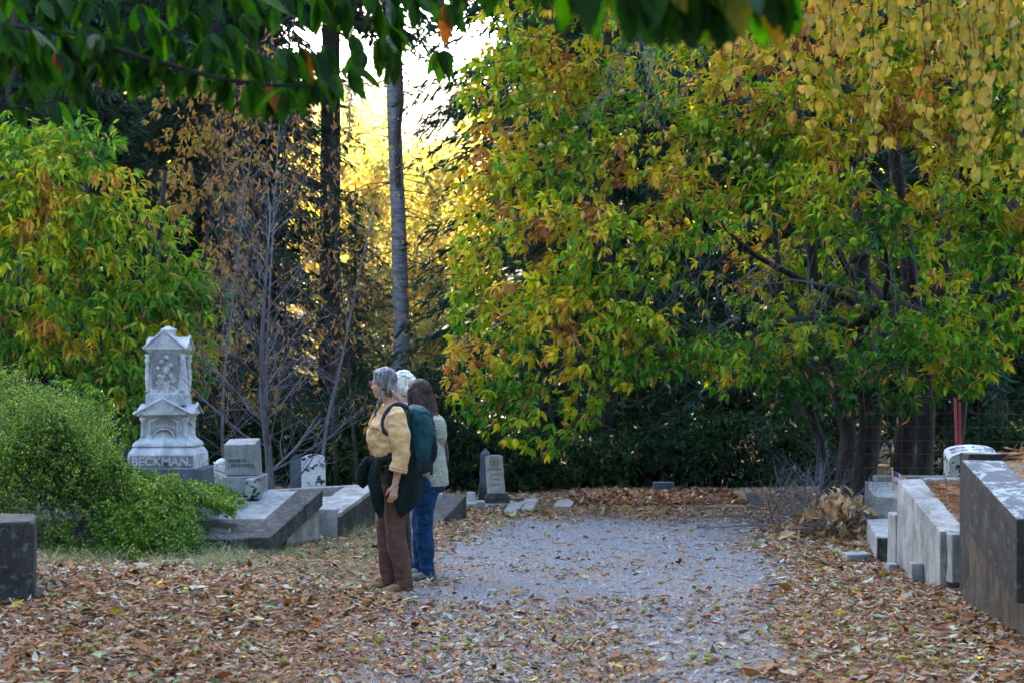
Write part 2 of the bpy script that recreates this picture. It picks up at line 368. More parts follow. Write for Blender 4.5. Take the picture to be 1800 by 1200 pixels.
# big sloping slab plot: rear edge flat, front ramping down to the leaves
def slabgeo(top, drop):
    t_ = [tuple(p) for p in top]; b = [(p[0], p[1], p[2]-drop) for p in top]
    return Geo().hexa(b, t_)
A = W(562, 862, 16.6); A2 = W(562, 862, 16.6); B_ = W(470, 946, 15.2)
kx, ky, kz = W(505, 911, 15.85)
rear = slabgeo([(kx, ky, kz), (A[0], A[1], A[2]), (A[0]-3.6, A[1]+.1, A[2]), (kx-3.4, ky-.1, kz)], .75)
front = slabgeo([(B_[0], B_[1], B_[2]), (kx-.004, ky, kz-.008), (kx-3.4, ky-.1, kz-.008), (B_[0]-3.0, B_[1]-.1, B_[2])], .55)
s_ = norm(np.array([A[0]-B_[0], A[1]-B_[1], 0])); nx_, ny_ = s_[1], -s_[0]
cop = slabgeo([(B_[0]+nx_*.03, B_[1]-.03, B_[2]+.012), (A[0]+nx_*.03, A[1]+.02, A[2]+.012), (A[0]-nx_*.22, A[1]+.02, A[2]+.012), (B_[0]-nx_*.22, B_[1]-.03, B_[2]+.012)], .16)
tomb('burial_plot', 'wide ramped concrete slab of a grave plot with mossy dark flank beside the green shrubs', 'grave plot',
     [('slab', rear, M['granite'], .012, .006), ('lower_slab', front, M['dark_stone'], .012, .006), ('coping', cop, M['dark_stone'], .01, .006)], (A[0]-1.5, 15.9, .1))
# second plot: ramped white-topped kerb beside the standing walkers
def ramp_wall(far, near, thick, base=-.15, inner=-1):
    f = np.array(far); n = np.array(near); d = norm(np.array([f[0]-n[0], f[1]-n[1], 0])); s = np.array([-d[1], d[0], 0])*thick
    return Geo().hexa([(n[0], n[1], base), (f[0], f[1], base), (f[0]+s[0], f[1]+s[1], base), (n[0]+s[0], n[1]+s[1], base)],
                      [tuple(n), tuple(f), (f[0]+s[0], f[1]+s[1], f[2]), (n[0]+s[0], n[1]+s[1], n[2])])
n2_ = W(595, 906, 16.9); f2_ = W(660, 858, 18.4)
g1 = ramp_wall(f2_, n2_, .30)
c1 = ramp_wall(f2_+np.array([.02, 0, .035]), n2_+np.array([.02, -.02, .035]), .34, 0); 
for i in range(4): v_ = c1.v[i]; c1.v[i] = (v_[0], v_[1], c1.v[4+i][2]-.05)
endb = Geo().box(n2_[0]-.32, n2_[0]-.01, n2_[1]-.05, n2_[1]+.16, -.1, n2_[2]+.07)
fillz = .13
fill2 = Geo().hexa([(n2_[0]-.35, 17.1, 0), (n2_[0]-.02, 17.1, 0), (f2_[0]-.2, 18.6, 0), (f2_[0]-1.6, 18.6, 0)], [(n2_[0]-.35, 17.1, .12), (n2_[0]-.02, 17.1, .12), (f2_[0]-.2, 18.6, .30), (f2_[0]-1.6, 18.6, .30)])
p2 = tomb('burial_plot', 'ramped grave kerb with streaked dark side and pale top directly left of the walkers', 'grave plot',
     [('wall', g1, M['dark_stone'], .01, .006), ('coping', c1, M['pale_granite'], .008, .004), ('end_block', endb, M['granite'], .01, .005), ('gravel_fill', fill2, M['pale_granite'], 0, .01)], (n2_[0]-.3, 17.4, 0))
l1 = W(462, 862, 18.7); l2 = W(640, 852, 19.6)
tomb('plot_kerb', 'thin white kerb line running behind the sloping slab to the mottled headstone', 'kerb',
     [('kerb', Geo().hexa([(l1[0], l1[1], 0), (l2[0], l2[1], 0), (l2[0], l2[1]+.22, 0), (l1[0], l1[1]+.22, 0)], [tuple(l1), tuple(l2), (l2[0], l2[1]+.22, l2[2]), (l1[0], l1[1]+.22, l1[2])]), M['pale_granite'], .01, .005)], (l1[0]+.6, 19.1, .2))
n3_ = W(770, 923, 18.1); f3_ = W(821, 868, 19.0)
g3 = ramp_wall(f3_, n3_, .26)
back3 = Geo().hexa([(f3_[0]-.9, f3_[1]+.01, -.1), (f3_[0]-.27, f3_[1]+.01, -.1), (f3_[0]-.27, f3_[1]+.2, -.1), (f3_[0]-.9, f3_[1]+.2, -.1)],
                   [(f3_[0]-.9, f3_[1]+.01, f3_[2]), (f3_[0]-.27, f3_[1]+.01, f3_[2]), (f3_[0]-.27, f3_[1]+.2, f3_[2]), (f3_[0]-.9, f3_[1]+.2, f3_[2])])
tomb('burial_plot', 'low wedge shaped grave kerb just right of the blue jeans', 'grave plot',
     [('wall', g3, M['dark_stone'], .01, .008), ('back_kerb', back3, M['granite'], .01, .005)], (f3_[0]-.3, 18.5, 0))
# dark block lower left
q = W(68, 915, 10.9)
tomb('grave_kerb', 'dark lichen-stained stone block at the left edge of the photo', 'kerb',
     [('block', Geo().hexa([(q[0]-1.4, 10.35, -.1), (q[0]-.03, 10.9, -.1), (q[0]-.18, 11.5, -.1), (q[0]-1.4, 12, -.1)], [(q[0]-1.4, 10.35, q[2]-.01), (q[0]-.03, 10.9, q[2]), (q[0]-.18, 11.5, q[2]), (q[0]-1.4, 12, q[2])]), M['dark_stone'], .02, .012),
      ('footing', Geo().box(q[0]-1.3, q[0]-.02, 11.0, 11.9, -.1, .18), M['dark_stone'], .02, .02)], (q[0]-.7, 11.2, .1))

# ================================================================ gravestones, left
def text_obj(txt, size, loc, rot, depth, mat, parent, name='inscription', sx=1, bold=0, curve_r=None):
    c = bpy.data.curves.new(name, 'FONT'); c.body = txt; c.size = size; c.extrude = depth; c.align_x = 'CENTER'; c.align_y = 'CENTER'; c.offset = bold; c.resolution_u = 3
    o = bpy.data.objects.new('tmp', c); col.objects.link(o)
    dg = bpy.context.evaluated_depsgraph_get(); me = bpy.data.meshes.new_from_object(o.evaluated_get(dg))
    bpy.data.objects.remove(o)
    me.name = name; me.materials.clear(); me.transform(Matrix.Scale(sx, 4, (1, 0, 0)))
    if curve_r:
        for v in me.vertices: v.co.y += -curve_r*(v.co.x**2)
    me.transform(Matrix.Translation(Vector(loc)) @ Matrix.Rotation(rot[2], 4, 'Z') @ Matrix.Rotation(rot[0], 4, 'X') @ Matrix.Rotation(rot[1], 4, 'Z'))
    return mk(name, me, parent, mat)
M['dark_marble'] = stonemat('stained_marble', (.30, .29, .27), (.10, .10, .10), (.24, .24, .2), .4, .6)
def monument():
    Y = 21.0; k = Y/3000; cx = (284-900)*k; z = lambda py: EYE+(670-py)*k
    D = 61*k                                  # half depth
    cy = Y+D
    T = thing('memorial_monument', 'tall white carved family monument with gabled tiers standing behind the shrubs', 'monument', (cx, cy, z(858)))
    Geo().sq(cx, cy, [(z(866), 74*k), (z(823), 74*k)]).obj('plinth', M['slate'], T, bevel=.01, wear=.006)
    Geo().sq(cx, cy, [(z(823), 61*k), (z(798), 60*k), (z(788), 54*k), (z(787), 53*k)]).obj('base_block', M['marble'], T, bevel=.006, wear=.004)
    Geo().sq(cx, cy, [(z(786.5), 52*k), (z(784), 54*k), (z(781), 53*k), (z(779), 52*k), (z(778), 51*k), (z(773), 45*k), (z(769), 41*k), (z(764), 39*k), (z(738), 38*k), (z(736), 40*k), (z(734), 40*k), (z(731), 44*k), (z(728), 46*k), (z(727), 46*k)]).obj('lower_die', M['marble'], T, bevel=.003)
    # corner pilasters
    for sx in (-1, 1):
        for sy in (-1, 1):
            Geo().lathe(cx+sx*37*k, cy+sy*37*k, [(z(770), 6*k), (z(766), 4.5*k), (z(742), 4.2*k), (z(738), 6*k), (z(734), 7*k)], 10).obj('pilaster', M['marble'], T, smooth=True)
    def gable(nm, zt, za, hw, dep, th, e):
        for a in (0, 1):
            if a: za = za-(za-zt)*.28
            g = Geo(); pr = [(-hw, zt-th), (hw, zt-th), (hw+e, zt), (0+.001*a, za), (-hw-e, zt)]
            if a == 0: g.poly([(cx+p[0], p[1]) for p in pr], cy-dep, cy+dep)
            else:
                n = len(pr); v = [(cx-dep+.004, cy+p[0], p[1]+.002) for p in pr]+[(cx+dep-.004, cy+p[0], p[1]+.002) for p in pr]
                g.add(v, [tuple(range(n-1, -1, -1)), tuple(range(n, 2*n))]+[(i, (i+1) % n, n+(i+1) % n, n+i) for i in range(n)])
            g.obj(nm, M['marble'], T, bevel=.004, wear=.002)
        # raised raking moulding on the front and sides
    gable('lower_gable', z(727), z(704), 44*k, 50*k, .012, 5*k)
    g = Geo()
    for s in (-1, 1):
        a0 = np.array([cx+s*52*k, cy-52*k, z(727)]); a1 = np.array([cx, cy-52*k, z(700)])
        g.tube([a0, a1], 2.6*k, 6)
        for i in range(5):
            p = a0*(1-(i+.9)/6.2)+a1*((i+.9)/6.2); p = p+np.array([0, .004, -6.5*k]); g.box(p[0]-1.2*k, p[0]+1.2*k, p[1]-.004, p[1]+.03, p[2]-1.3*k, p[2]+1.3*k)
    g.tube([(cx+52*k, cy-52*k, z(727)), (cx+52*k, cy, z(709)), (cx+52*k, cy+52*k, z(727))], 2.6*k, 6)
    g.obj('gable_moulding', M['marble'], T)
    # field under the gable is stepped back
    Geo().poly([(cx-39*k, z(731)), (cx+39*k, z(731)), (cx, z(709))], cy-46*k, cy-30*k).obj('tympanum', M['marble'], T)
    # cartouche: shaped raised panel
    top = [(-25, 757), (-23, 753), (-25, 747), (-24, 741), (-18, 739), (-12, 735), (-8, 729), (-3, 724), (0, 723), (3, 724), (8, 729), (12, 735), (18, 739), (24, 741), (25, 747), (23, 753), (25, 757), (24, 765), (20, 771), (17, 766)]
    arch = [(14*math.cos(a)*1.2, 766-12*math.sin(a)) for a in np.linspace(.15, math.pi-.15, 9)]
    out = top+arch+[(-17, 766), (-20, 771), (-24, 765)]
    ins = [((x)*.9, 747+(y-747)*.86) for x, y in out]
    pts = [(cx+x*k, z(y)) for x, y in out][::-1]; pin = [(cx+x*k, z(y)) for x, y in ins][::-1]
    # ring border plus plate
    Geo().poly(pts, cy-43*k, cy-36*k).obj('cartouche', M['dark_marble'], T, bevel=.002)
    g = Geo(); g.tube([(x, cy-43.4*k, y) for x, y in pts]+[(pts[0][0], cy-43.4*k, pts[0][1])], 1.3*k, 5); g.obj('cartouche_rim', M['marble'], T, smooth=True)
    text_obj('CHRISTIAN', 9.5*k, (cx, cy-43.2*k, z(749)), (R(90), 0, 0), .006, M['letterlight'], T, sx=.82, curve_r=.9, bold=.0015)
    Geo().box(cx-56*k, cx+56*k, cy-61.2*k, cy-59*k, z(821), z(801)).obj('name_panel', M['dark_marble'], T)
    text_obj('BECKMAN.', 20*k, (cx, cy-62.2*k, z(811.5)), (R(90), 0, 0), .014, M['letterlight'], T, name='raised_name', sx=1.08, bold=.004)
    # neck and upper die
    Geo().sq(cx, cy, [(z(712), 35*k), (z(693), 34*k), (z(692), 33*k), (z(686), 31*k), (z(680), 30*k), (z(628), 26*k), (z(626), 28*k), (z(622), 29*k), (z(616), 34*k), (z(612), 36*k)]).obj('upper_die', M['marble'], T, bevel=.003)
    gable('upper_gable', z(612), z(583), 34*k, 37*k, .01, 3*k)
    g = Geo()
    for s in (-1, 1): g.tube([(cx+s*38*k, cy-38*k, z(612)), (cx, cy-38*k, z(579))], 2.4*k, 6)
    g.tube([(cx+38*k, cy-38*k, z(612)), (cx+38*k, cy, z(590)), (cx+38*k, cy+38*k, z(612))], 2.4*k, 6)
    g.obj('gable_moulding', M['marble'], T)
    Geo().sq(cx, cy, [(z(596), 11*k), (z(580), 11*k), (z(579.8), 12.5*k), (z(577), 12.5*k), (z(572), 3*k), (z(571), 1*k)]).obj('finial', M['marble'], T, bevel=.003)
    for sx in (-1, 1):
        for sy in (-1, 1):
            Geo().lathe(cx+sx*31*k, cy+sy*31*k, [(z(688), 4.6*k), (z(684), 3*k), (z(670), 4.2*k), (z(660), 5*k), (z(655), 3*k), (z(650), 5*k), (z(645), 3*k), (z(638), 3.6*k), (z(632), 5.4*k), (z(628), 3*k), (z(622), 5.5*k)], 10).obj('baluster', M['marble'], T, smooth=True)
    # carved flowers and ferns
    g = Geo()
    def petal(p, d, l, w, th):
        rt = Vector((d[0], 0, d[1])).to_track_quat('X', 'Y').to_matrix(); g.ell((p[0]+d[0]*l*.5, p[1], p[2]+d[1]*l*.5), (l*.5, th, w*.5), rt, 6, 5)
    fy = cy-32.3*k
    for (fx, fz, r, n) in ((2, 650, 9, 8), (-9, 661, 5, 7), (11, 660, 5, 7), (-6, 636, 5, 7), (10, 642, 5, 7), (3, 628, 4.5, 6), (-12, 647, 4, 6)):
        for i in range(n):
            a = 2*math.pi*i/n+fx; petal((cx+fx*k, fy, z(fz)), (math.cos(a), math.sin(a)), r*k, r*.55*k, 1.7*k)
        g.ell((cx+fx*k, fy-2.0*k, z(fz)), (2.0*k, 1.5*k, 2.0*k), None, 8, 5)
    for s, x0, z0, ang, L in ((1, -16, 686, .55, 34), (1, -14, 676, .9, 22), (-1, 18, 686, .6, 30), (-1, 18, 672, 1.0, 20), (1, 0, 688, 1.2, 22), (-1, 4, 690, 1.3, 20)):
        for i in range(9):
            t_ = i/9; x = x0+s*math.cos(ang)*L*t_; zz = z0-math.sin(ang)*L*t_
            for q_ in (-1, 1):
                a = (ang if s > 0 else math.pi-ang)+q_*.95; petal((cx+x*k, fy+.5*k, z(zz)), (math.cos(a), math.sin(a)), (6-3*t_)*k, 2.0*k, 1.5*k)
    # leafy scroll at the head
    for i in range(7):
        a = i*.75; petal((cx+3*math.cos(a)*k, fy, z(618-i*1.2)), (math.cos(a), math.sin(a)), 5.5*k, 2.4*k, 1.5*k)
    g.obj('carved_flowers', M['marble'], T, smooth=True)
    Geo().box(cx-24*k, cx+24*k, cy-30.6*k, cy-26*k, z(689), z(620)).obj('flower_panel', M['dark_marble'], T)
    return T
monument()

def jennings():
    Y = 16.5; k = Y/3000; X = lambda px: (px-900)*k; z = lambda py: EYE+(670-py)*k
    T = thing('headstone', 'grey block headstone with slanted top and faint lettering on the sloping slab', 'headstone', (X(428), Y+.14, z(866)))
    hw = lambda a, b: ((X(b)-X(a))/2)
    g = Geo(); g.hexa([(X(396), Y, z(835)), (X(452), Y, z(835)), (X(456), Y+.20, z(835)), (X(400), Y+.20, z(835))], [(X(393), Y, z(781)), (X(448), Y, z(780)), (X(452), Y+.20, z(770)), (X(397), Y+.20, z(772))])
    g.obj('block', M['granite'], T, bevel=.006, wear=.006)
    g = Geo(); g.hexa([(X(390), Y-.07, z(872)), (X(460), Y-.07, z(872)), (X(463), Y+.27, z(872)), (X(393), Y+.27, z(872))], [(X(393), Y-.06, z(837)), (X(461), Y-.06, z(836)), (X(464), Y+.26, z(834)), (X(396), Y+.26, z(835))])
    g.obj('base', M['granite'], T, bevel=.008, wear=.006)
    text_obj('SADIE M.', .043, (X(418), Y-.004, z(809)), (R(90), 0, 0), .003, M['letter'], T, sx=1.1)
    text_obj('JENNINGS', .043, (X(427), Y-.004, z(817)), (R(90), 0, 0), .003, M['letter'], T, sx=1.15)
    T2 = thing('marker_post', 'short stone marker post leaning against the base of the slant-topped headstone', 'grave marker', (X(449), Y-.13, z(870)))
    Geo().hexa([(X(436), Y-.20, z(874)), (X(461), Y-.20, z(874)), (X(461), Y-.09, z(874)), (X(437), Y-.09, z(874))], [(X(436), Y-.19, z(840)), (X(462), Y-.19, z(838)), (X(462), Y-.085, z(838)), (X(437), Y-.085, z(839))]).obj('post', M['spotted'], T2, bevel=.01, wear=.006)
jennings()
def urn():
    Y = 18.6; k = Y/3000; cx = (388-900)*k; z = lambda py: EYE+(670-py)*k
    T = thing('carved_stone', 'small round-topped white carved stone between monument and grey headstone', 'grave marker', (cx, Y+.05, z(858)))
    Geo().lathe(cx, Y+.08, [(z(868), 12*k), (z(840), 12*k), (z(836), 14*k), (z(828), 13*k), (z(824), 14.5*k), (z(816), 13.5*k), (z(809), 9.5*k), (z(806), 4*k), (z(805), 1*k)], 16).obj('stone', M['marble'], T, smooth=True)
    g = Geo()
    for i in range(5): g.tube([(cx+(13.5)*k*math.cos(a), Y+.08+13.5*k*math.sin(a), z(812+i*5+3*math.sin(a*2+i))) for a in np.linspace(math.pi, 2*math.pi, 12)], 1.2*k, 5)
    g.obj('drapery', M['marble'], T, smooth=True)
urn()
def tablet(name, label, Y, px0, px1, pytop, pyshould, pybot, th, mat, tilt=0, shape='round', parts=None):
    k = Y/3000; X = lambda px: (px-900)*k; z = lambda py: EYE+(670-py)*k
    cx = (X(px0)+X(px1))/2; hw = (X(px1)-X(px0))/2; zb = z(pybot); zs = z(pyshould); zt = z(pytop)
    T = thing(name, label, 'headstone', (cx, Y+th/2, zb))
    if shape == 'round': prof = [(cx-hw, zb-.1), (cx+hw, zb-.1), (cx+hw, zs)]+[(cx+hw*math.cos(a), zs+(zt-zs)*math.sin(a)) for a in np.linspace(.15, math.pi-.15, 14)]+[(cx-hw, zs)]
    elif shape == 'gothic':
        prof = [(cx-hw, zb-.1), (cx+hw, zb-.1), (cx+hw, zs), (cx+hw*.8, zs+.01), (cx+hw*.6, zs+(zt-zs)*.55), (cx+hw*.3, zs+(zt-zs)*.8), (cx, zt), (cx-hw*.3, zs+(zt-zs)*.8), (cx-hw*.6, zs+(zt-zs)*.55), (cx-hw*.8, zs+.01), (cx-hw, zs)]
    o = Geo().poly(prof, Y, Y+th).obj('tablet', mat, T, bevel=.006)
    if tilt: o.rotation_euler = (0, R(tilt), 0)
    return T, cx, hw, zb, zs, zt, k, o
tablet('headstone', 'round-topped headstone of white marble mottled with black beyond the bare tree', 19.9, 530, 571, 798, 806, 856, .1, M['mottled'], -1)
tablet('headstone', 'narrow dark slate headstone with pointed top left of the mottled one', 20.3, 510, 531, 799, 808, 856, .1, M['slate'], 0, 'gothic')
T, cx, hw, zb, zs, zt, k, o = tablet('headstone', 'pale leaning headstone with a round carved emblem on a stepped base', 21.0, 857, 888, 799, 804, 867, .09, M['marble'], -4)
g = Geo(); g.tube([(cx-.002+7.6*k*math.cos(a), 20.995, zt-13*k+7.6*k*math.sin(a)) for a in np.linspace(0, 2*math.pi, 20)], 1.0*k, 5)
g.ell((cx-.004, 20.995, zt-11*k), (2.6*k, 1*k, 3*k)); g.ell((cx-.004, 20.995, zt-15.5*k), (4*k, 1*k, 2*k)); g.ell((cx+.012, 20.995, zt-12*k), (1.5*k, 1*k, 3*k))
e = g.obj('emblem', M['pale_granite'], T, smooth=True); e.rotation_euler = (0, R(-4), 0)
for i, (tx, s_) in enumerate((('MARTHA', .03), ('WIFE OF', .022), ('DIED', .022), ('AGED 61', .026))):
    e = text_obj(tx, s_*1.3, (cx, 20.996, zt-(25+i*9)*k), (R(90), 0, 0), .003, M['letter'], T); e.rotation_euler = (0, R(-4), 0)
X_ = lambda px: (px-900)*k; z_ = lambda py: EYE+(670-py)*k
Geo().sq(X_(874), 21.08, [(z_(886), 22*k, .17), (z_(874), 22*k, .17), (z_(866), 17*k, .12)]).obj('base', M['dark_stone'], T, bevel=.006, wear=.006)
Geo().box(X_(790), X_(902), 20.85, 21.5, -.1, z_(883)).obj('footing', M['granite'], T, bevel=.01, wear=.008)
# dark obelisk behind
k = 22.0/3000; T = thing('obelisk', 'weathered dark grey pillar with pointed top just behind the pale leaning headstone', 'obelisk', (X_(852), 22.1, .05))
X_ = lambda px: (px-900)*k; z_ = lambda py: EYE+(670-py)*k
Geo().sq(X_(853), 22.1, [(z_(866), 10*k), (z_(803), 9*k), (z_(797), 8.5*k), (z_(788), 1*k)]).obj('shaft', M['slate'], T, bevel=.006, wear=.004)
Geo().sq(X_(853), 22.1, [(0, 13*k), (z_(856), 12.5*k), (z_(851), 11*k)]).obj('base', M['dark_stone'], T, bevel=.006, wear=.006)
k = 20.4/3000; X_ = lambda px: (px-900)*k
for nm, lb, a, b, t0, Yy in (('footstone', 'tiny round-topped footstone below the pale leaning headstone', 836, 853, 881, 20.5), ('footstone', 'low curved footstone half sunk in leaves right of the wedge kerb', 821, 843, 901, 19.9)):
    k = Yy/3000; cx = ((a+b)/2-900)*k; hw = (b-a)/2*k; zt = EYE+(670-t0)*k; T = thing(nm, lb, 'footstone', (cx, Yy, 0))
    Geo().poly([(cx-hw, -.1), (cx+hw, -.1), (cx+hw, zt-.03)]+[(cx+hw*math.cos(q_), zt-.03+.03*math.sin(q_)) for q_ in np.linspace(.3, math.pi-.3, 7)]+[(cx-hw, zt-.03)], Yy, Yy+.08).obj('stone', M['granite'], T, bevel=.005)
T = thing('footstone', 'small square white stone between the jeans and the dark obelisk', 'footstone', (P(827, 878, 21.4)[0], 21.4, 0))
Geo().box(P(821, 0, 21.4)[0], P(835, 0, 21.4)[0], 21.4, 21.5, -.1, P(0, 865, 21.4)[2]).obj('stone', M['marble'], T, bevel=.005)
# small kerb bars right of the leaning stone
def bar(label, pts_top, w, name='plot_kerb', mat='granite', extra=None):
    a, b = [np.array(p) for p in pts_top]; d = norm(np.array([b[0]-a[0], b[1]-a[1], 0])); s = np.array([-d[1], d[0], 0])*w
    T = thing(name, label, 'kerb', ((a[0]+b[0])/2, (a[1]+b[1])/2, 0))
    Geo().hexa([(a[0], a[1], -.12), (b[0], b[1], -.12), (b[0]+s[0], b[1]+s[1], -.12), (a[0]+s[0], a[1]+s[1], -.12)], [tuple(a), tuple(b), tuple(b+s), tuple(a+s)]).obj('bar', M[mat], T, bevel=.012, wear=.008)
    return T
bar('short slanting kerb bar nearest the pale leaning headstone', [P(909, 899, 19.9), P(922, 882, 20.9)], .18)
bar('longer slanting kerb bar second from the pale leaning headstone', [P(936, 896, 20.2), P(947, 875, 21.6)], .18)
bar('thin cross kerb joining behind the two slanting bars', [P(888, 876, 21.9), P(930, 875, 21.9)], .15, mat='dark_stone')
bar('flat broken kerb piece half buried in the leaves at the far end of the road', [P(950, 890, 20.6), P(980, 889, 20.6)], .25, mat='dark_stone')
bar('end block at the left of the long far kerb', [P(1003, 889, 20.4), P(1012, 877, 21.4)], .22, mat='granite')
# long far kerb with leaf filled plot
T = thing('plot_kerb', 'long low mossy kerb of a leaf-filled plot at the far end of the road', 'kerb', (1.8, 22.4, 0))
a = P(1000, 869, 23.0); b = P(1325, 864, 22.8)
Geo().hexa([(a[0], 23, -.1), (b[0], 22.8, -.1), (b[0], 23, -.1), (a[0], 23.2, -.1)], [(a[0], 23, a[2]), (b[0], 22.8, b[2]), (b[0], 23.0, b[2]), (a[0], 23.2, a[2])]).obj('back_kerb', M['granite'], T, bevel=.01, wear=.01)
r0 = P(1316, 893, 20.6); r1 = P(1312, 867, 22.75)
Geo().hexa([(r0[0], r0[1], -.1), (r0[0]+.15, r0[1], -.1), (r1[0]+.15, r1[1], -.1), (r1[0], r1[1], -.1)], [(r0[0], r0[1], .03), (r0[0]+.15, r0[1], .03), (r1[0]+.15, r1[1], b[2]), (r1[0], r1[1], b[2])]).obj('side_kerb', M['dark_stone'], T, bevel=.01, wear=.01)
Geo().hexa([(P(1010, 0, 20.9)[0], 20.9, -.1), (r0[0], 20.7, -.1), (r1[0], 22.8, -.1), (a[0], 23, -.1)], [(P(1010, 0, 20.9)[0], 20.9, .03), (r0[0], 20.7, .03), (r1[0], 22.8, .09), (a[0], 23, .09)]).obj('earth_fill', M['soil'], T, wear=.02)
T = thing('headstone', 'low dark square headstone behind the long far kerb', 'headstone', (P(1167, 0, 23.6)[0], 23.6, 0))
Geo().box(P(1149, 0, 23.5)[0], P(1185, 0, 23.5)[0], 23.5, 23.65, -.1, P(0, 847, 23.5)[2]).obj('tablet', M['slate'], T, bevel=.008)
Geo().box(P(1146, 0, 23.45)[0], P(1188, 0, 23.45)[0], 23.42, 23.72, -.1, .06).obj('base', M['dark_stone'], T, bevel=.008)

# ================================================================ tombs, right
# near dark retaining wall
fz = P(1691, 808, 11.4); nz = P(1787, 911, 10.0)
def wedge(x0f, x0n, w, yf, yn, ztf, ztn, zbf, zbn):
    return Geo().hexa([(x0n, yn, zbn), (x0n+w, yn, zbn), (x0f+w, yf, zbf), (x0f, yf, zbf)], [(x0n, yn, ztn), (x0n+w, yn, ztn), (x0f+w, yf, ztf), (x0f, yf, ztf)])
T = thing('retaining_wall', 'tall dark lichen-covered stone wall at the right edge, nearest the viewer', 'tomb wall', (3.2, 10.7, 0))
wedge(fz[0], nz[0], .27, 11.4, 10.0, fz[2], nz[2], fz[2]-.42, nz[2]-.50).obj('cap_stone', M['dark_cap'], T, bevel=.012, wear=.008)
wedge(fz[0]+.10, nz[0]+.09, .8, 11.75, 9.85, fz[2]-.40, nz[2]-.45, -.1, -.1).obj('wall', M['tan_wall'], T, bevel=.008, wear=.02)
Geo().hexa([(nz[0]+.275, 9.9, .2), (nz[0]+1.6, 9.9, .2), (fz[0]+1.6, 11.6, .2), (fz[0]+.275, 11.6, .2)], [(nz[0]+.275, 9.9, nz[2]+.02), (nz[0]+1.6, 9.9, nz[2]+.10), (fz[0]+1.6, 11.6, fz[2]+.03), (fz[0]+.275, 11.6, fz[2]-.02)]).obj('earth_fill', M['soil'], T, wear=.03)
Geo().box(fz[0]+.1, fz[0]+1.7, 11.6, 11.85, .1, fz[2]+.035).obj('back_wall', M['dark_cap'], T, bevel=.01, wear=.005)
# grey ramped wall with front block
f5 = P(1577, 841, 13.96); n5 = P(1652, 933, 12.57)
T = thing('retaining_wall', 'pale grey ramped grave wall with seamed top, second from the right edge', 'tomb wall', (3.4, 13.3, 0))
wedge(f5[0], n5[0]+.0, .20, 13.96, 12.57, f5[2], n5[2], -.12, -.12).obj('wall', M['pale_granite'], T, bevel=.008, wear=.008)
nf = P(1660, 939, 12.45)
Geo().box(n5[0]+.045, n5[0]+.5, 12.40, 12.565, .08, n5[2]-.005).obj('front_block', M['granite'], T, bevel=.012, wear=.012)
Geo().hexa([(n5[0]+.21, 12.6, 0), (n5[0]+1.4, 12.6, 0), (f5[0]+1.4, 13.9, 0), (f5[0]+.21, 13.9, 0)], [(n5[0]+.21, 12.6, n5[2]-.02), (n5[0]+1.4, 12.6, n5[2]+.1), (f5[0]+1.4, 13.9, f5[2]), (f5[0]+.21, 13.9, f5[2]-.06)]).obj('earth_fill', M['soil'], T, wear=.03)
bk = P(1628, 841, 14.0)
Geo().box(bk[0], bk[0]+.8, 14.0, 14.22, .0, bk[2]+.0).obj('back_block', M['spotted'], T, bevel=.01, wear=.01)
sh = Geo()
sh.box(f5[0]-.01, f5[0]+.2, 13.97, 14.28, -.1, .46)
sh.obj('shoulder', M['pale_granite'], T, bevel=.012, wear=.012)
T = thing('stone_stub', 'small upright stone stub leaning on the pale ramped wall', 'grave marker', (f5[0]-.06, 13.1, 0))
Geo().box(f5[0]-.09, f5[0]-.005, 13.05, 13.2, -.1, .16).obj('stub', M['granite'], T, bevel=.008, wear=.015)
# low block
a, b = P(1541, 943, 14.5), P(1517, 902, 16.8)
T = thing('grave_kerb', 'low square granite block with dark front in front of the rounded wall', 'kerb', (3.4, 15.4, 0))
zt = a[2]
Geo().hexa([(a[0], 14.5, -.1), (a[0]+.145, 14.5, -.1), (b[0]+.2, 16.4, -.1), (b[0]-.05, 16.4, -.1)], [(a[0], 14.5, zt), (a[0]+.145, 14.5, zt), (b[0]+.2, 16.4, zt), (b[0]-.05, 16.4, zt)]).obj('block', M['pale_granite'], T, bevel=.01, wear=.008)
Geo().box(a[0]+.005, a[0]+.14, 14.485, 14.502, -.1, zt-.012).obj('dark_face', M['dark_stone'], T, wear=.004)  # thin front sheet, darker than the block behind it
T = thing('loose_stone', 'flat rectangular stone lying in the leaves by the low granite block', 'stone', (P(1508, 0, 14.6)[0], 14.6, 0))
Geo().box(P(1488, 0, 14.5)[0], P(1531, 0, 14.5)[0], 14.5, 14.75, -.06, .085).obj('stone', M['granite'], T, bevel=.012, wear=.012)
T = thing('loose_stone', 'smaller broken stone right of the flat rectangular stone', 'stone', (P(1572, 0, 13.9)[0], 13.9, 0))
Geo().box(P(1563, 0, 13.8)[0], P(1580, 0, 13.8)[0], 13.8, 13.95, -.06, .075).obj('stone', M['granite'], T, bevel=.012, wear=.012)
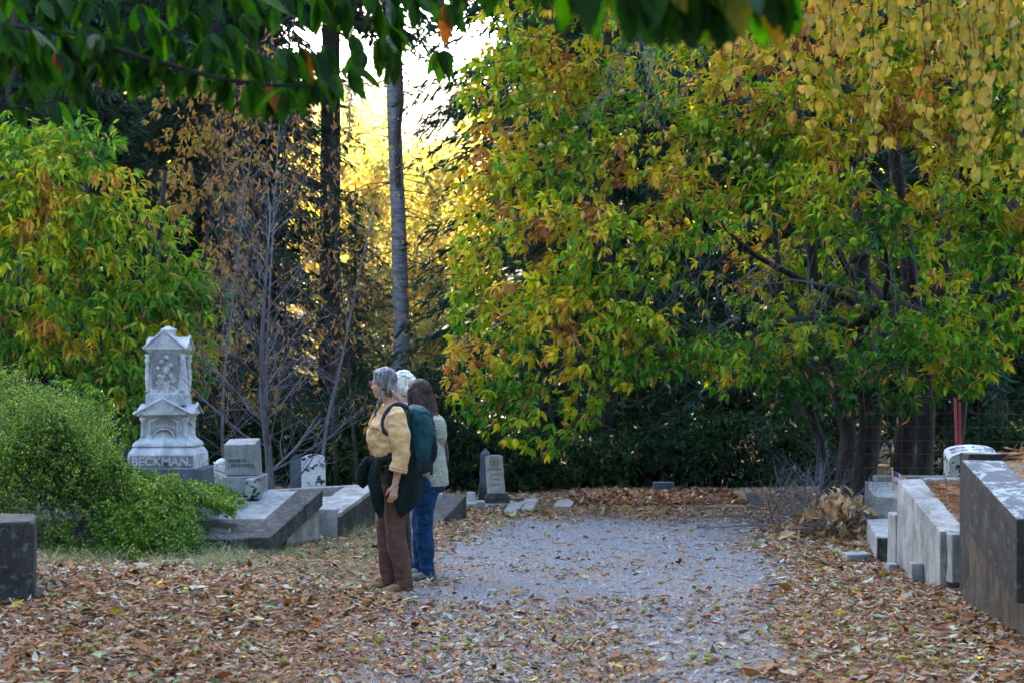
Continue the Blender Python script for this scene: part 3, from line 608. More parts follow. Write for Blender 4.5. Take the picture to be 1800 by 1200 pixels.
# rounded wall at the back
T = thing('retaining_wall', 'rounded-corner pale grave wall standing behind the low granite block', 'tomb wall', (3.9, 17.6, 0))
nl = P(1549, 874, 16.6); zt = nl[2]
x0 = nl[0]; prof = [(x0, 16.95), (x0+.0, 16.85), (x0+.02, 16.75), (x0+.07, 16.66), (x0+.15, 16.62), (x0+.28, 16.62), (x0+.72, 19.3), (x0+.40, 19.3)]
Geo().hexa([(x, y, -.1) for x, y in prof], [(x, y, zt) for x, y in prof]).obj('wall', M['pale_granite'], T, bevel=.006)
c0 = P(1540, 836, 19.4)
Geo().box(c0[0]+.0, c0[0]+1.5, 19.35, 19.6, -.1, c0[2]).obj('back_wall', M['pale_granite'], T, bevel=.01, wear=.008)
Geo().hexa([(x0+.29, 16.7, 0), (x0+1.6, 16.7, 0), (x0+2, 19.3, 0), (x0+.73, 19.3, 0)], [(x0+.29, 16.7, zt-.05), (x0+1.6, 16.7, zt-.05), (x0+2, 19.3, zt-.03), (x0+.73, 19.3, zt-.05)]).obj('earth_fill', M['soil'], T, wear=.03)
# arched marker
def arched():
    Y = 14.6; k = Y/3000; cx = (1714-900)*k; hw = 46*k
    T = thing('headstone', 'thick arched headstone with white slanted lettered top behind the dark wall', 'headstone', (cx, Y+.1, P(0, 845, Y)[2]))
    n = 17; ang = np.linspace(0, math.pi, n)
    def prof(top, sh, bot): return [(cx-hw, bot)]+[(cx-hw*math.cos(a)**1 if 0 else cx-hw*math.cos(a), sh+(top-sh)*math.sin(a)**.8) for a in ang]+[(cx+hw, bot)]
    zf = lambda p: EYE+(670-p)*k
    F = prof(zf(795), zf(810), zf(850)); Bk = prof(zf(783), zf(797), zf(850))
    g = Geo(); g.poly(F[::-1], Y, Y+.002); nF = len(F)
    g = Geo(); v = [(x, Y, z) for x, z in F]+[(x, Y+.18, z) for x, z in Bk]
    g.add(v, [tuple(range(nF)), tuple(range(2*nF-1, nF-1, -1))]+[(i, nF+i, nF+(i+1) % nF, (i+1) % nF) for i in range(nF)])
    o = g.obj('block', M['spotted'], T)
    # white slanted band
    g = Geo(); m_ = n
    v = [(x, Y-.004, z+.003) for x, z in F[1:-1]]+[(x, Y+.184, z+.005) for x, z in Bk[1:-1]]
    g.add(v, [(i, i+1, m_+i+1, m_+i) for i in range(m_-1)]); g.obj('lettered_band', M['marble'], T)
    for tx, s_, fr in (('BERTHA  E.  LUCE', .05, .62), ('MOTHER AND WIFE', .036, .28)):
        a0 = 0.75
        for i, ch in enumerate(tx):
            if ch == ' ': continue
            u = (i-(len(tx)-1)/2)/len(tx); a = math.pi/2-u*2.0; 
            pf = np.array([cx+hw*math.cos(a), Y-.004, zf(810)+(zf(795)-zf(810))*math.sin(a)**.8]); pb = np.array([cx+hw*math.cos(a), Y+.184, zf(797)+(zf(783)-zf(797))*math.sin(a)**.8])
            p = pf*(1-fr)+pb*fr; sl = math.atan2(pb[2]-pf[2], .188)
            text_obj(ch, s_, p+np.array([0, 0, .009]), (sl, (a-math.pi/2)*.35, 0), .001, M['letter'], T)
arched()
# little flag
def flag():
    Y = 15.6; k = Y/3000; b = P(1571, 846, Y)
    T = thing('small_flag', 'tiny striped flag with blue starred corner on a stick in the grave', 'flag', b)
    g = Geo(); g.tube([P(1571, 862, Y), P(1568.5, 824, Y)], .006, 6); g.ell(P(1568.4, 823, Y), (.009, .009, .012)); g.obj('stick', plain('flag_stick', (.45, .30, .12)), T, smooth=True)
    o0 = P(1569, 827, Y); ux = np.array([.13, .03, -.045]); uz = np.array([.005, 0, -.10])
    mr, mw, mb = plain('flag_red', (.42, .02, .03), .8), plain('flag_white', (.75, .75, .78), .8), plain('flag_blue', (.015, .03, .16), .8)
    def pt(u, w): return o0+ux*u+uz*w+np.array([0, .012*math.sin(u*7+w*2), .008*math.sin(u*6)])
    for nm, mat, rows in (('red_stripes', mr, range(0, 13, 2)), ('white_stripes', mw, range(1, 13, 2))):
        g = Geo()
        for r in rows:
            u0 = .42 if r < 7 else 0
            us = np.linspace(u0, 1, 8)
            g.add([pt(u, r/13) for u in us]+[pt(u, (r+1)/13) for u in us], [(i, 8+i, 9+i, i+1) for i in range(7)])
        g.obj(nm, mat, T)
    us = np.linspace(0, .42, 5); g = Geo(); g.add([pt(u, 0) for u in us]+[pt(u, 7/13) for u in us], [(i, 5+i, 6+i, i+1) for i in range(4)]); g.obj('canton', mb, T)
    g = Geo()
    for i in range(5):
        for j in range(4):
            p = pt(.05+i*.08, .06+j*.125)+np.array([0, -.002, 0]); g.box(p[0]-.0014, p[0]+.0014, p[1]-.0005, p[1]+.0005, p[2]-.0014, p[2]+.0014)
    g.obj('stars', mw, T)
flag()
# fence posts and wire
def fence():
    T = thing('wire_fence', 'rusty field wire strung between red steel posts beyond the arched headstone', 'fence', (4.9, 18.6, 0))
    red = plain('red_oxide_paint', (.33, .055, .06), .55)
    for (x0, y0, x1, y1, Y) in ((1686, 850, 1679, 698, 18.2), (1691, 850, 1687, 706, 18.5)):
        a, b = P(x0, y0, Y), P(x1, y1, Y); g = Geo(); w = .015
        a[2] = 0
        g.hexa([(a[0]-w, Y, a[2]), (a[0]+w, Y, a[2]), (a[0]+w, Y+.01, a[2]), (a[0]-w, Y+.01, a[2])], [(b[0]-w, Y, b[2]), (b[0]+w, Y, b[2]), (b[0]+w, Y+.01, b[2]), (b[0]-w, Y+.01, b[2])])
        g.hexa([(a[0]-.005, Y+.011, a[2]), (a[0]+.005, Y+.011, a[2]), (a[0]+.005, Y+.05, a[2]), (a[0]-.005, Y+.05, a[2])], [(b[0]-.005, Y+.011, b[2]), (b[0]+.005, Y+.011, b[2]), (b[0]+.005, Y+.05, b[2]), (b[0]-.005, Y+.05, b[2])])
        for i in range(14):
            s = i/14; p = a*(1-s)+b*s; g.box(p[0]-.006, p[0]+.006, Y-.012, Y-.001, p[2], p[2]+.03)
        g.obj('post', red, T)
    g = Geo()
    for i in range(9):
        z = .15+i*.15; g.tube([(3.9, 18.9, z), (4.75, 18.52, z+.01), (6.2, 18.6, z-.02), (8, 18.9, z)], .0028, 4)
    for i in range(24): x = 3.95+i*.16; g.tube([(x, 18.75-.1*abs(x-4.9) if x < 4.9 else 18.56, .1), (x, 18.75-.1*abs(x-4.9) if x < 4.9 else 18.56, 1.36)], .002, 4)
    g.obj('wire_mesh', plain('rusty_wire', (.10, .05, .035), .8), T)
fence()
# ================================================================ trees
def runit(n, r=rng):
    v = r.normal(size=(n, 3)); return norm(v)
def limb(g, a, b, r0, r1, sag=.15, n=6, sides=7, wob=.12, seed=0):
    rr = np.random.default_rng(seed); a = np.array(a, float); b = np.array(b, float); L = np.linalg.norm(b-a)
    pts = []; rad = []
    off = rr.normal(size=3)*wob*L*.3
    for i in range(n+1):
        t = i/n; p = a*(1-t)+b*t+np.array([0, 0, sag*L*math.sin(math.pi*t)])+off*math.sin(math.pi*t)+rr.normal(size=3)*wob*.03*L*(0 < i < n)
        pts.append(p); rad.append(r0*(1-t)+r1*t)
    g.tube(pts, rad, sides); return pts
def whorls(c, ax, r, nmin=5, nmax=8, L=.17, droop=.6, spread=1.0, dr=(.5, .9)):
    """leaf rosettes: c (N,3) centres, ax (N,3) twig axis -> per-leaf arrays"""
    N = len(c); k = r.integers(nmin, nmax+1, N); idx = np.repeat(np.arange(N), k); n = len(idx)
    ph = r.random(n)*2*math.pi; u = norm(np.cross(ax, np.array([.13, .21, 1.]))); w = np.cross(ax, u)
    d = ax[idx]*(.45+.5*r.random(n))[:, None]+(u[idx]*np.cos(ph)[:, None]+w[idx]*np.sin(ph)[:, None])*(spread*(.7+.5*r.random(n)))[:, None]
    d[:, 2] -= droop*(dr[0]+dr[1]*r.random(n)); d = norm(d)
    up = np.tile(np.array([0, 0, 1.]), (n, 1))+r.normal(size=(n, 3))*.45
    bad = np.abs((norm(up)*d).sum(-1)) > .95; up[bad] += np.array([.6, -.5, 0])
    Ls = L*(.65+.55*r.random(n))
    return idx, c[idx]+d*.01, d, up, Ls
def spray_crown(T, blobs, n_spr, mat, r, L=.17, wr=.33, axis=(0, 0), autumn=None, twigmat=None, tmpl=T_BIG, rad=(.7, 1.05), slen=(.5, 1.3), front=.75, limbmat=None, trunk_top=None, droop=.6, step=.15, name='crown', lat=.16, nleaf=(5, 8), keep=None):
    B = np.array([[*P(b[0], b[1], b[2]), b[3], b[4], b[5]] for b in blobs]); wt = np.array([(b[6] if len(b) > 6 else 1)*b[3]*b[5] for b in blobs]); wt = wt/wt.sum()
    bi = r.choice(len(B), n_spr, p=wt); u = runit(n_spr, r)
    fl = r.random(n_spr) < front; u[fl, 1] = -np.abs(u[fl, 1])
    rr = rad[0]+(rad[1]-rad[0])*r.random(n_spr)
    p = B[bi, :3]+u*B[bi, 3:6]*rr[:, None]
    ax = np.array([axis[0], axis[1], 0.]); out = p-ax; out[:, 2] = 0; out = norm(out)
    d = norm(out+r.normal(size=(n_spr, 3))*.45+np.array([0, -.15, -.12])+u*.3)
    ln = slen[0]+(slen[1]-slen[0])*r.random(n_spr)
    C = []; AX = []; tw = Geo()
    for i in range(n_spr):
        s = p[i]-d[i]*ln[i]*.6; m = int(ln[i]/step)
        side = norm(np.cross(d[i], [0, 0, 1.])); pts = []
        for k in range(m+1):
            t = k/max(m, 1); q = s+d[i]*ln[i]*t; q[2] += -.28*ln[i]*t*t+.02*math.sin(k*2.1)
            pts.append(q)
            if k > 0:
                sg = 1 if k % 2 else -1; o_ = side*sg*lat*(1.2-.7*t)*(.6+.8*r.random())
                if k < m:
                    C.append(q+o_+np.array([0, 0, -.03*r.random()])); AX.append(norm(d[i]*.6+side*sg*.9+r.normal(size=3)*.2))
                else: C.append(q); AX.append(d[i])
        if twigmat is not None and len(pts) > 1 and i % 2 == 0: tw.tube(pts[::2]+([pts[-1]] if len(pts) % 2 == 0 else []), [max(.002, .008*(1-j/len(pts[::2])*.8)) for j in range(len(pts[::2])+(1 if len(pts) % 2 == 0 else 0))], 3, cap=False)
    C = np.array(C); AX = norm(np.array(AX))
    if keep is not None: kk = keep(C); C = C[kk]; AX = AX[kk]
    idx, pos, dd, up, Ls = whorls(C, AX, r, nleaf[0], nleaf[1], L, droop)
    base = autumn(C) if autumn is not None else np.full(len(C), .4)
    cl = np.clip(base+r.normal(size=len(C))*.07, 0, 1)
    val = np.clip(cl[idx]+r.normal(size=len(idx))*.08, 0, 1)
    sp = r.random(len(idx)) < .05; val[sp] = .85+.15*r.random(sp.sum())
    leaves(name, tmpl, pos, dd, up, Ls, Ls*wr*(.8+.4*r.random(len(Ls))), val, mat, T, curl=.3+1.3*r.random(len(Ls)))
    if tw.n: tw.obj('twigs', twigmat, T)
    return B
def trunkmesh(T, pts, rad, mat, name='trunk', sides=14, flare=True, rough=.06, seed=1):
    rr = np.random.default_rng(seed); g = Geo(); P_ = [np.array(p, float) for p in pts]
    # resample
    n = 22; ts = np.linspace(0, len(P_)-1, n); pp = []; ra = []
    for t in ts:
        i = min(int(t), len(P_)-2); f = t-i; pp.append(P_[i]*(1-f)+P_[i+1]*f); ra.append(rad[i]*(1-f)+rad[i+1]*f)
    if flare: ra[0] *= 1.25; ra[1] *= 1.08
    g.tube(pp, ra, sides)
    for i, v in enumerate(g.v):
        k = i // sides; a = i % sides; s = 1+rough*(vnoise(a*1.7+seed, k*.35)-.5)*2
        c = pp[min(k, n-1)]; g.v[i] = tuple(c+(np.array(v)-c)*s)
    return g.obj(name, mat, T, smooth=True)

# ---- big chestnut, right
def chestnut_right():
    r = np.random.default_rng(11)
    base = P(1560, 885, 21.5); base[2] = 0
    T = thing('chestnut_tree', 'huge spreading chestnut filling the right half with green, yellow and rust leaves', 'tree', base)
    for i, (x0, y0, x1, y1, x2, y2, w) in enumerate(((1478, 890, 1492, 760, 1440, 600, 13), (1515, 890, 1530, 740, 1515, 500, 19), (1580, 890, 1598, 740, 1650, 560, 21), (1622, 890, 1628, 720, 1570, 250, 15), (1668, 890, 1688, 700, 1770, 420, 13), (1456, 890, 1440, 770, 1380, 600, 9))):
        Y = 21.5+(i % 3)*.5; a, b, c = P(x0, y0, Y), P(x1, y1, Y+.2), P(x2, y2, Y+.1); a[2] = -.05; k = Y/3000
        d = P(x2+(x2-x1)*1.2, -150, Y+.3)
        trunkmesh(T, [a, b, c, d], [w*k*1.2, w*k*1.05, w*k*.8, w*k*.3], M['bark'], seed=i)
    # px, py, Y, rx, ry, rz, weight
    blobs = [(860, 560, 20.5, .75, .8, 1.0, 1.1), (900, 380, 20.5, .9, .9, 1.1, 1.1), (930, 170, 21.0, 1.0, 1, 1.1, 1), (850, 690, 20.2, .5, .6, .45, 1), (960, 690, 20.0, .9, .8, .6, .9), (1000, 60, 21, 1.2, 1, 1.0, 1),
             (1040, 560, 19.6, 1.1, .9, .8, 1.3), (1060, 430, 19.8, 1.2, .9, .8, 1.4), (1090, 260, 20.5, 1.0, .8, .8, 1.1), (1180, 620, 19.6, .8, .7, .5, 1.1), (1240, 370, 19.6, .9, .7, .6, 1.2),
             (1290, 270, 20, 1.0, .8, .7, 1.2), (1330, 170, 20, 1.1, .9, .8, 1.2), (1500, 120, 19.5, 1.3, .9, 1.0, 1.3), (1700, 120, 19.5, 1.3, .9, 1.1, 1.3), (1480, 300, 19.5, 1.1, .8, .6, 1.2), (1430, 380, 19.2, 1.0, .7, .35, 1.2), (1680, 300, 19.4, 1.1, .8, .8, 1.1),
             (1560, 420, 19.6, .9, .7, .35, .9), (1740, 470, 19, .8, .7, .8, 1.1), (1700, 590, 18.6, .8, .6, .35, 1.2), (1640, 560, 18.8, .55, .5, .35, .9), (1600, 640, 18.8, .75, .5, .3, 1.1), (1480, 610, 20, .9, .6, .4, .8), (1380, 600, 20, .9, .7, .5, .9), (1350, 660, 19.7, .7, .5, .3, .8),
             (1290, 640, 19.6, .6, .5, .35, .8), (1530, 710, 19.5, .7, .4, .16, .8), (1380, 690, 19.5, .35, .3, .3, .7), (1380, 480, 21.5, 1.0, .4, .6, .5), (1570, 520, 21.3, 1.1, .4, .6, .45), (1150, 760, 20.5, .3, .3, .2, .4), (930, 770, 20.3, .5, .4, .25, .6),
             (1300, 440, 23, .9, .5, .6, .8), (1450, 500, 23.2, 1.0, .5, .8, .9), (1600, 480, 23, .9, .5, .8, .9), (1350, 620, 22.6, 1.0, .5, .5, .9), (1550, 650, 22.4, 1.1, .5, .4, 1), (1680, 620, 22, .8, .5, .4, 1), (1250, 90, 23, 1.1, .5, .8, .8), (1880, 300, 19, 1.2, .9, 2.2, 1), (1300, -80, 20, 2.6, 1.2, 1, .8), (1800, -120, 20, 1.8, 1.2, 1, .8), (960, -120, 21, 1.4, 1.2, 1, .6), (1100, 0, 21.5, 1.6, 1, 1.2, .8)]
    def autumn(C):
        px = 900+3000*C[:, 0]/C[:, 1]; py = 670-3000*(C[:, 2]-EYE)/C[:, 1]
        a = .52+.24*(vnoise(C[:, 0]*1.7+3, C[:, 2]*1.7+C[:, 1])-.5)*2
        a += .16*np.exp(-((px-1010)/190)**2-((py-450)/110)**2)+.13*np.exp(-((px-900)/120)**2-((py-250)/200)**2)+.14*np.exp(-((px-1320)/150)**2-((py-170)/110)**2)
        a += .10*sm(500, 0, py)*sm(1150, 1500, px)
        a -= .20*sm(500, 700, py)*sm(1000, 1300, px)+.06*sm(1350, 1600, px)*sm(200, 420, py); a -= .12*sm(600, 760, py)
        pk = vnoise(C[:, 0]*3.1, C[:, 2]*3.3+9) > .78; a = a+pk*.26
        a += .28*np.exp(-((px-1280)/60)**2-((py-650)/40)**2)
        return a
    def keep(C):
        px = 900+3000*C[:, 0]/C[:, 1]; py = 670-3000*(C[:, 2]-EYE)/C[:, 1]; nz = 40*(vnoise(C[:, 0]*2.3, C[:, 2]*2.3)-.5)*2
        low = np.interp(px, [780, 830, 880, 960, 1000, 1100, 1180, 1300, 1370, 1450, 1600, 1700, 1760, 1800], [690, 740, 770, 800, 770, 700, 690, 700, 745, 730, 735, 690, 640, 600])
        hole = (((px-1370+nz)/165)**2+((py-478+nz*.5)/62)**2 < 1) | (((px-1560)/60)**2+((py-480)/45)**2 < 1) | (((px-1190)/75)**2+((py-85+nz*.4)/48)**2 < 1) | (((px-1570)/42)**2+((py-285)/40)**2 < 1)
        hole |= (((px-1230)/120)**2+((py-700)/42)**2 < 1) | (((px-1420)/90)**2+((py-640)/16)**2 < 1) | (((px-1120+nz)/60)**2+((py-340)/22)**2 < 1) | (((px-1180+nz)/70)**2+((py-520)/18)**2 < 1)
        left = np.interp(py, [0, 150, 300, 450, 600, 720], [815, 800, 800, 790, 775, 790])
        return (vnoise(C[:, 0]*2.4+C[:, 1], C[:, 2]*3.6+C[:, 1]*.7) > .22) & (py < low+nz*.5) & ~(hole & (C[:, 1] < 21.2)) & (px > left+nz*.6)
    spray_crown(T, blobs, 3500, M['chestnut'], r, axis=(base[0], base[1]), autumn=autumn, twigmat=M['darktwig'], L=.128, wr=.32, front=.8, slen=(.3, .8), keep=keep, rad=(.5, 1.02))
    g = Geo(); tk = P(1560, 500, 21.5)
    for i, (px, py, Y, *_q) in enumerate(blobs):
        if i % 2 or px < 1150: continue
        e = P(px, py, Y); z0 = np.clip(e[2]-.6-.15*abs(e[0]-tk[0]), 2.2, 7); s = np.array([P(1540, 0, 21.5)[0]+.15*(i % 5-2), 21.5, z0])
        limb(g, s, e, .055, .012, .04, 7, 6, .2, i)
    g.obj('limbs', M['bark'], T, smooth=True)
    # dead pale boughs hanging in the gap
    g = Geo()
    for i, (x0, y0, x1, y1, Y, r0) in enumerate(((1280, 522, 1440, 500, 19.4, .022), (1440, 500, 1520, 520, 19.6, .03), (1095, 660, 1190, 650, 19.2, .02), (1190, 650, 1300, 560, 19.6, .028), (1500, 310, 1560, 345, 19, .02), (1250, 520, 1330, 470, 20, .02), (1390, 440, 1560, 470, 20, .03))):
        limb(g, P(x0, y0, Y), P(x1, y1, Y+.2), r0*.3, r0*.7, .04, 6, 6, .3, 50+i)
    rr = np.random.default_rng(5)
    for i in range(70):
        x = rr.uniform(1180, 1580); y = rr.uniform(380, 520); Y = rr.uniform(19.1, 19.9)
        if i < 26: x = rr.uniform(1080, 1320); y = rr.uniform(30, 120)
        a = P(x, y, Y); ln = rr.uniform(.4, 1.3); pts = [a]; d = np.array([rr.normal()*.35, rr.normal()*.2, -1.])
        for k in range(6):
            d = d+np.array([rr.normal()*.3, 0, rr.normal()*.15]); pts.append(pts[-1]+norm(d)*ln/6)
        g.tube(pts, [.007, .006, .005, .004, .0035, .003, .0025], 4)
        b = pts[3]; g.tube([b, b+np.array([rr.normal()*.12, 0, -.15]), b+np.array([rr.normal()*.25, 0, -.3])], [.004, .003, .002], 3)
    g.obj('dead_branches', M['twig'], T, smooth=True)
    # chestnut burrs hanging among the leaves
    me = Geo().ell((0, 0, 0), (.032, .032, .03), None, 8, 6).mesh('burr_husk', True); me.materials.append(M['burr'])
    for i in range(45):
        x = rr.choice([rr.uniform(1250, 1380), rr.uniform(1380, 1800), rr.uniform(850, 1100)]); y = rr.uniform(140, 640) if x > 1380 else rr.uniform(130, 300)
        o = bpy.data.objects.new('burr_husk', me); col.objects.link(o); o.parent = T; o.location = Vector(P(x, y, 19.0))-T.location
m, t, o = newmat('burr'); n = noise(t, 60, 4, .7, coords(t)); princ(t, o, ramp(t, n, [(.35, (.14, .12, .03)), (.6, (.34, .30, .09)), (.75, (.45, .36, .16))]), .9, .1, n, 1, .02); M['burr'] = m
chestnut_right()

def chestnut_left():
    r = np.random.default_rng(21); base = P(120, 860, 25.5); base[2] = .6
    T = thing('chestnut_tree', 'bushy chestnut with long yellow-green leaves behind the tall carved monument', 'tree', base)
    for i, (x0, x1) in enumerate(((60, 20), (140, 150), (220, 290))):
        a, b = P(x0, 860, 25.5), P(x1, 300, 25.5); a[2] = .1; trunkmesh(T, [a, (a+b)/2+np.array([.1, 0, 0]), b], [.10, .07, .03], M['bark'], seed=20+i)
    blobs = [(40, 300, 24, 1.0, .9, .8), (130, 330, 24, .9, .8, 1.1), (60, 480, 23.6, 1.2, .9, 1.2), (220, 430, 24, .8, .8, .9), (180, 560, 23.6, 1.0, .8, .8), (290, 560, 23.8, .7, .7, .6), (80, 660, 23.3, 1.3, .8, .6), (230, 700, 23.5, .6, .7, .4), (310, 480, 24.2, .45, .6, .6), (350, 640, 24, .3, .4, .4), (-80, 400, 24, 1.2, .8, 2.2), (330, 560, 24.2, .5, .5, .8), (150, 240, 24.4, .5, .6, .4)]
    def autumn(C):
        px = 900+3000*C[:, 0]/C[:, 1]; py = 670-3000*(C[:, 2]-EYE)/C[:, 1]
        a = .50+.34*(vnoise(C[:, 0]*1.9+13, C[:, 2]*1.9)-.5)-.16*sm(520, 700, py); return a+(vnoise(C[:, 0]*3, C[:, 2]*3) > .76)*.24
    spray_crown(T, blobs, 900, M['chestnut'], r, axis=(base[0], base[1]), autumn=autumn, twigmat=M['darktwig'], L=.17, wr=.25, front=.85, droop=.75, slen=(.3, .9))
chestnut_left()

# ---- conifers
def conifer_parts(T, H, z0, rb, bark, seed, dense=1.0, bare=0):
    r = np.random.default_rng(seed); x0, y0, zb = T.location
    trunkmesh(T, [(x0, y0, zb-.3), (x0+.05, y0, zb+H*.5), (x0, y0, zb+H)], [rb, rb*.7, .03], bark, seed=seed)
    pos = []; dr = []; L = []; g = Geo(); z = z0
    while z < H-.3:
        f = (z-z0)/(H-z0); R_ = (2.5*(1-f)**.7+.25)*(H/18)**.5
        for b in range(6):
            a = r.random()*6.283; ln = R_*(.6+.5*r.random()); d = np.array([math.cos(a), math.sin(a), 0])
            zz = z+r.normal()*.15; n = int(ln/.16)
            for k in range(1, n+1):
                t_ = k/n; q = np.array([x0, y0, zb+zz])+d*ln*t_+np.array([0, 0, .10*ln*t_-.42*ln*t_*t_]); s = np.array([-d[1], d[0], 0])
                for m_ in range(int(5*dense)):
                    sg = r.choice([-1, 1]); dd = norm(d*.6+s*sg*(.3+.8*r.random())+np.array([0, 0, -.35-.5*r.random()])+r.normal(size=3)*.15)
                    pos.append(q+r.normal(size=3)*.05); dr.append(dd); L.append(.34*(1.15-.4*t_)*(.6+.7*r.random()))
            e = np.array([x0, y0, zb+zz]); g.tube([e, e+d*ln*.5+np.array([0, 0, -.05*ln]), e+d*ln*.95+np.array([0, 0, -.3*ln])], [.03, .018, .006], 4, cap=False)
        z += .42
    pos = np.array(pos); dr = np.array(dr); L = np.array(L); n = len(L)
    leaves('crown', T_MED, pos, dr, runit(n, r), L, L*.19, np.clip(.4+.25*r.normal(size=n), 0, 1), M['conifer'], T)
    g.obj('branches', bark, T)
def conifer(loc, H, z0, rb, seed, label, grp='dark conifers behind the clearing', bark='bark', dense=1.0):
    T = thing('conifer_tree', label, 'conifer', loc, grp); conifer_parts(T, H, z0, rb, M[bark], seed, dense); return T
protoA = conifer((-5.8, 33, -.1), 23, 1.2, .22, 31, 'dark drooping conifer showing between the left chestnut and the bare saplings')
protoB = conifer((-3.75, 35, -.1), 25, 9.2, .24, 32, 'tall conifer with thick dark trunk standing left of the pale trunk')
def copy_tree(o, loc, rz=0, sc=1, label=None, group=None):
    c = o.copy(); col.objects.link(c); c.location = loc; c.rotation_euler = (0, 0, rz); c.scale = (sc,)*3
    if label: c['label'] = label
    if group: c['group'] = group
    for ch in list(o.children):
        d = ch.copy(); col.objects.link(d); d.parent = c
    return c
SP = [(-4.8, 34, .82, 'feathery dark conifer directly left of the thick dark trunk'), (-3.4, 37, .26, 'short dark conifer low between the thick dark trunk and the pale trunk'), (.35, 30.5, .9, 'dark conifer behind the left edge of the big chestnut'), (-9.2, 31.5, 1.0, 'conifer rising behind the top left of the left chestnut'), (-13, 33, 1.05, 'conifer half out of frame at the far left'), (-7.4, 38, 1.1, 'second-row conifer glimpsed left of the bare saplings'), (-7.0, 41, .95, 'second-row conifer glimpsed behind the thin saplings'),
      (-16, 36, 1.1, 'conifer hidden deep behind the left chestnut leaves'), (1.6, 29, .95, 'conifer whose dark boughs hang behind the tall leaning yellow branch'), (4.6, 28, 1.0, 'conifer dark behind the gap in the right chestnut'), (3.0, 33, 1.1, 'conifer behind the low dark shade right of the far headstones'), (8.2, 29, 1.0, 'conifer behind the clustered chestnut trunks'),
      (12, 31, 1.05, 'conifer at the far right beyond the red posts'), (6.6, 34, 1.1, 'second-row conifer behind the chestnut trunks'), (-11, 42, 1.15, 'third-row conifer far behind the left chestnut'), (10.4, 37, 1.1, 'second-row conifer beyond the wire fence'), (1.4, 41, .72, 'small conifer in haze right of the pale trunk')]
for i, (x, y, s, lb) in enumerate(SP): copy_tree(protoA, (x, y, -.2+float(ground_z(x, y))), i*2.4, s, lb)
for i, (x, y, s, lb) in enumerate(((-12, 47, 1.35, 'very tall far conifer added to block sun left of the sapling tops'), (-10.2, 40, 1.25, 'tall conifer added to block sun above the left chestnut'), (-16, 46, 1.35, 'very tall far conifer added to block sun behind the left chestnut crown'), (-8.6, 48, 1.35, 'very tall far conifer added to block sun behind the thick dark trunk'), (-5.6, 39, 1.12, 'tall conifer added to block sun over the left of the bright gap'), (.9, 39, 1.12, 'tall conifer added to block sun over the right of the bright gap'), (-8.8, 41, 1.15, 'tall far conifer behind the rusty tree'), (4.2, 44, 1.1, 'tall far conifer behind the middle of the big chestnut'), (7.6, 43, 1.1, 'tall far conifer behind the right of the big chestnut'), (-12.5, 39, 1.1, 'tall far conifer behind the left chestnut'))):
    copy_tree(protoB, (x, y, -.2), i*2.1+.5, s, lb)  # high-crowned copies, several added to block sun from the foreground
# the single pale bare trunk
def pale_trunk():
    Y = 31.0; a = P(708, 780, Y); a[2] = 0
    T = thing('bare_tree', 'straight pale grey trunk with few dead boughs rising through the bright gap', 'tree', a)
    trunkmesh(T, [a, P(706, 600, Y), P(701, 400, Y), P(692, 200, Y), P(688, 60, Y), P(684, -250, Y)], [.155, .15, .14, .13, .11, .07], M['greybark'], seed=77, rough=.05)
    g = Geo(); rr = np.random.default_rng(9)
    g.tube([P(700, 330, Y-.12), P(698, 240, Y-.16), P(705, 180, Y-.1), P(700, 60, Y)], [.05, .06, .06, .04], 8)
    for i in range(54):
        z = rr.uniform(1.5, 8.5); c = a.copy(); c[2] = z; c[0] += (P(692, 0, Y)[0]-a[0])*min(1, z/6); s = rr.choice([-1, 1]); ln = rr.uniform(.4, 1.7)
        pts = [c]; d = np.array([s, rr.normal()*.5, .1])
        for k in range(6): d = d+np.array([0, 0, -.18])+rr.normal(size=3)*.12; pts.append(pts[-1]+norm(d)*ln/6)
        g.tube(pts, [.014, .011, .009, .007, .005, .003, .002], 4)
    g.obj('dead_boughs', M['bark'], T, smooth=True)
    r = np.random.default_rng(3); n = 5200; z = r.uniform(8.4, 19, n); ang = r.random(n)*6.283; q = np.stack([a[0]-.3+np.cos(ang)*r.random(n)**.5*2.0*(1-(z-8)/16), a[1]+np.sin(ang)*r.random(n)**.5*2.0, z-.3*r.random(n)], -1)
    leaves('crown', T_MED, q, norm(np.stack([np.cos(ang), np.sin(ang), -.5+0*z], -1)), runit(n, r), r.uniform(.2, .4, n), r.uniform(.08, .14, n), r.random(n)*.6, M['conifer'], T)
pale_trunk()

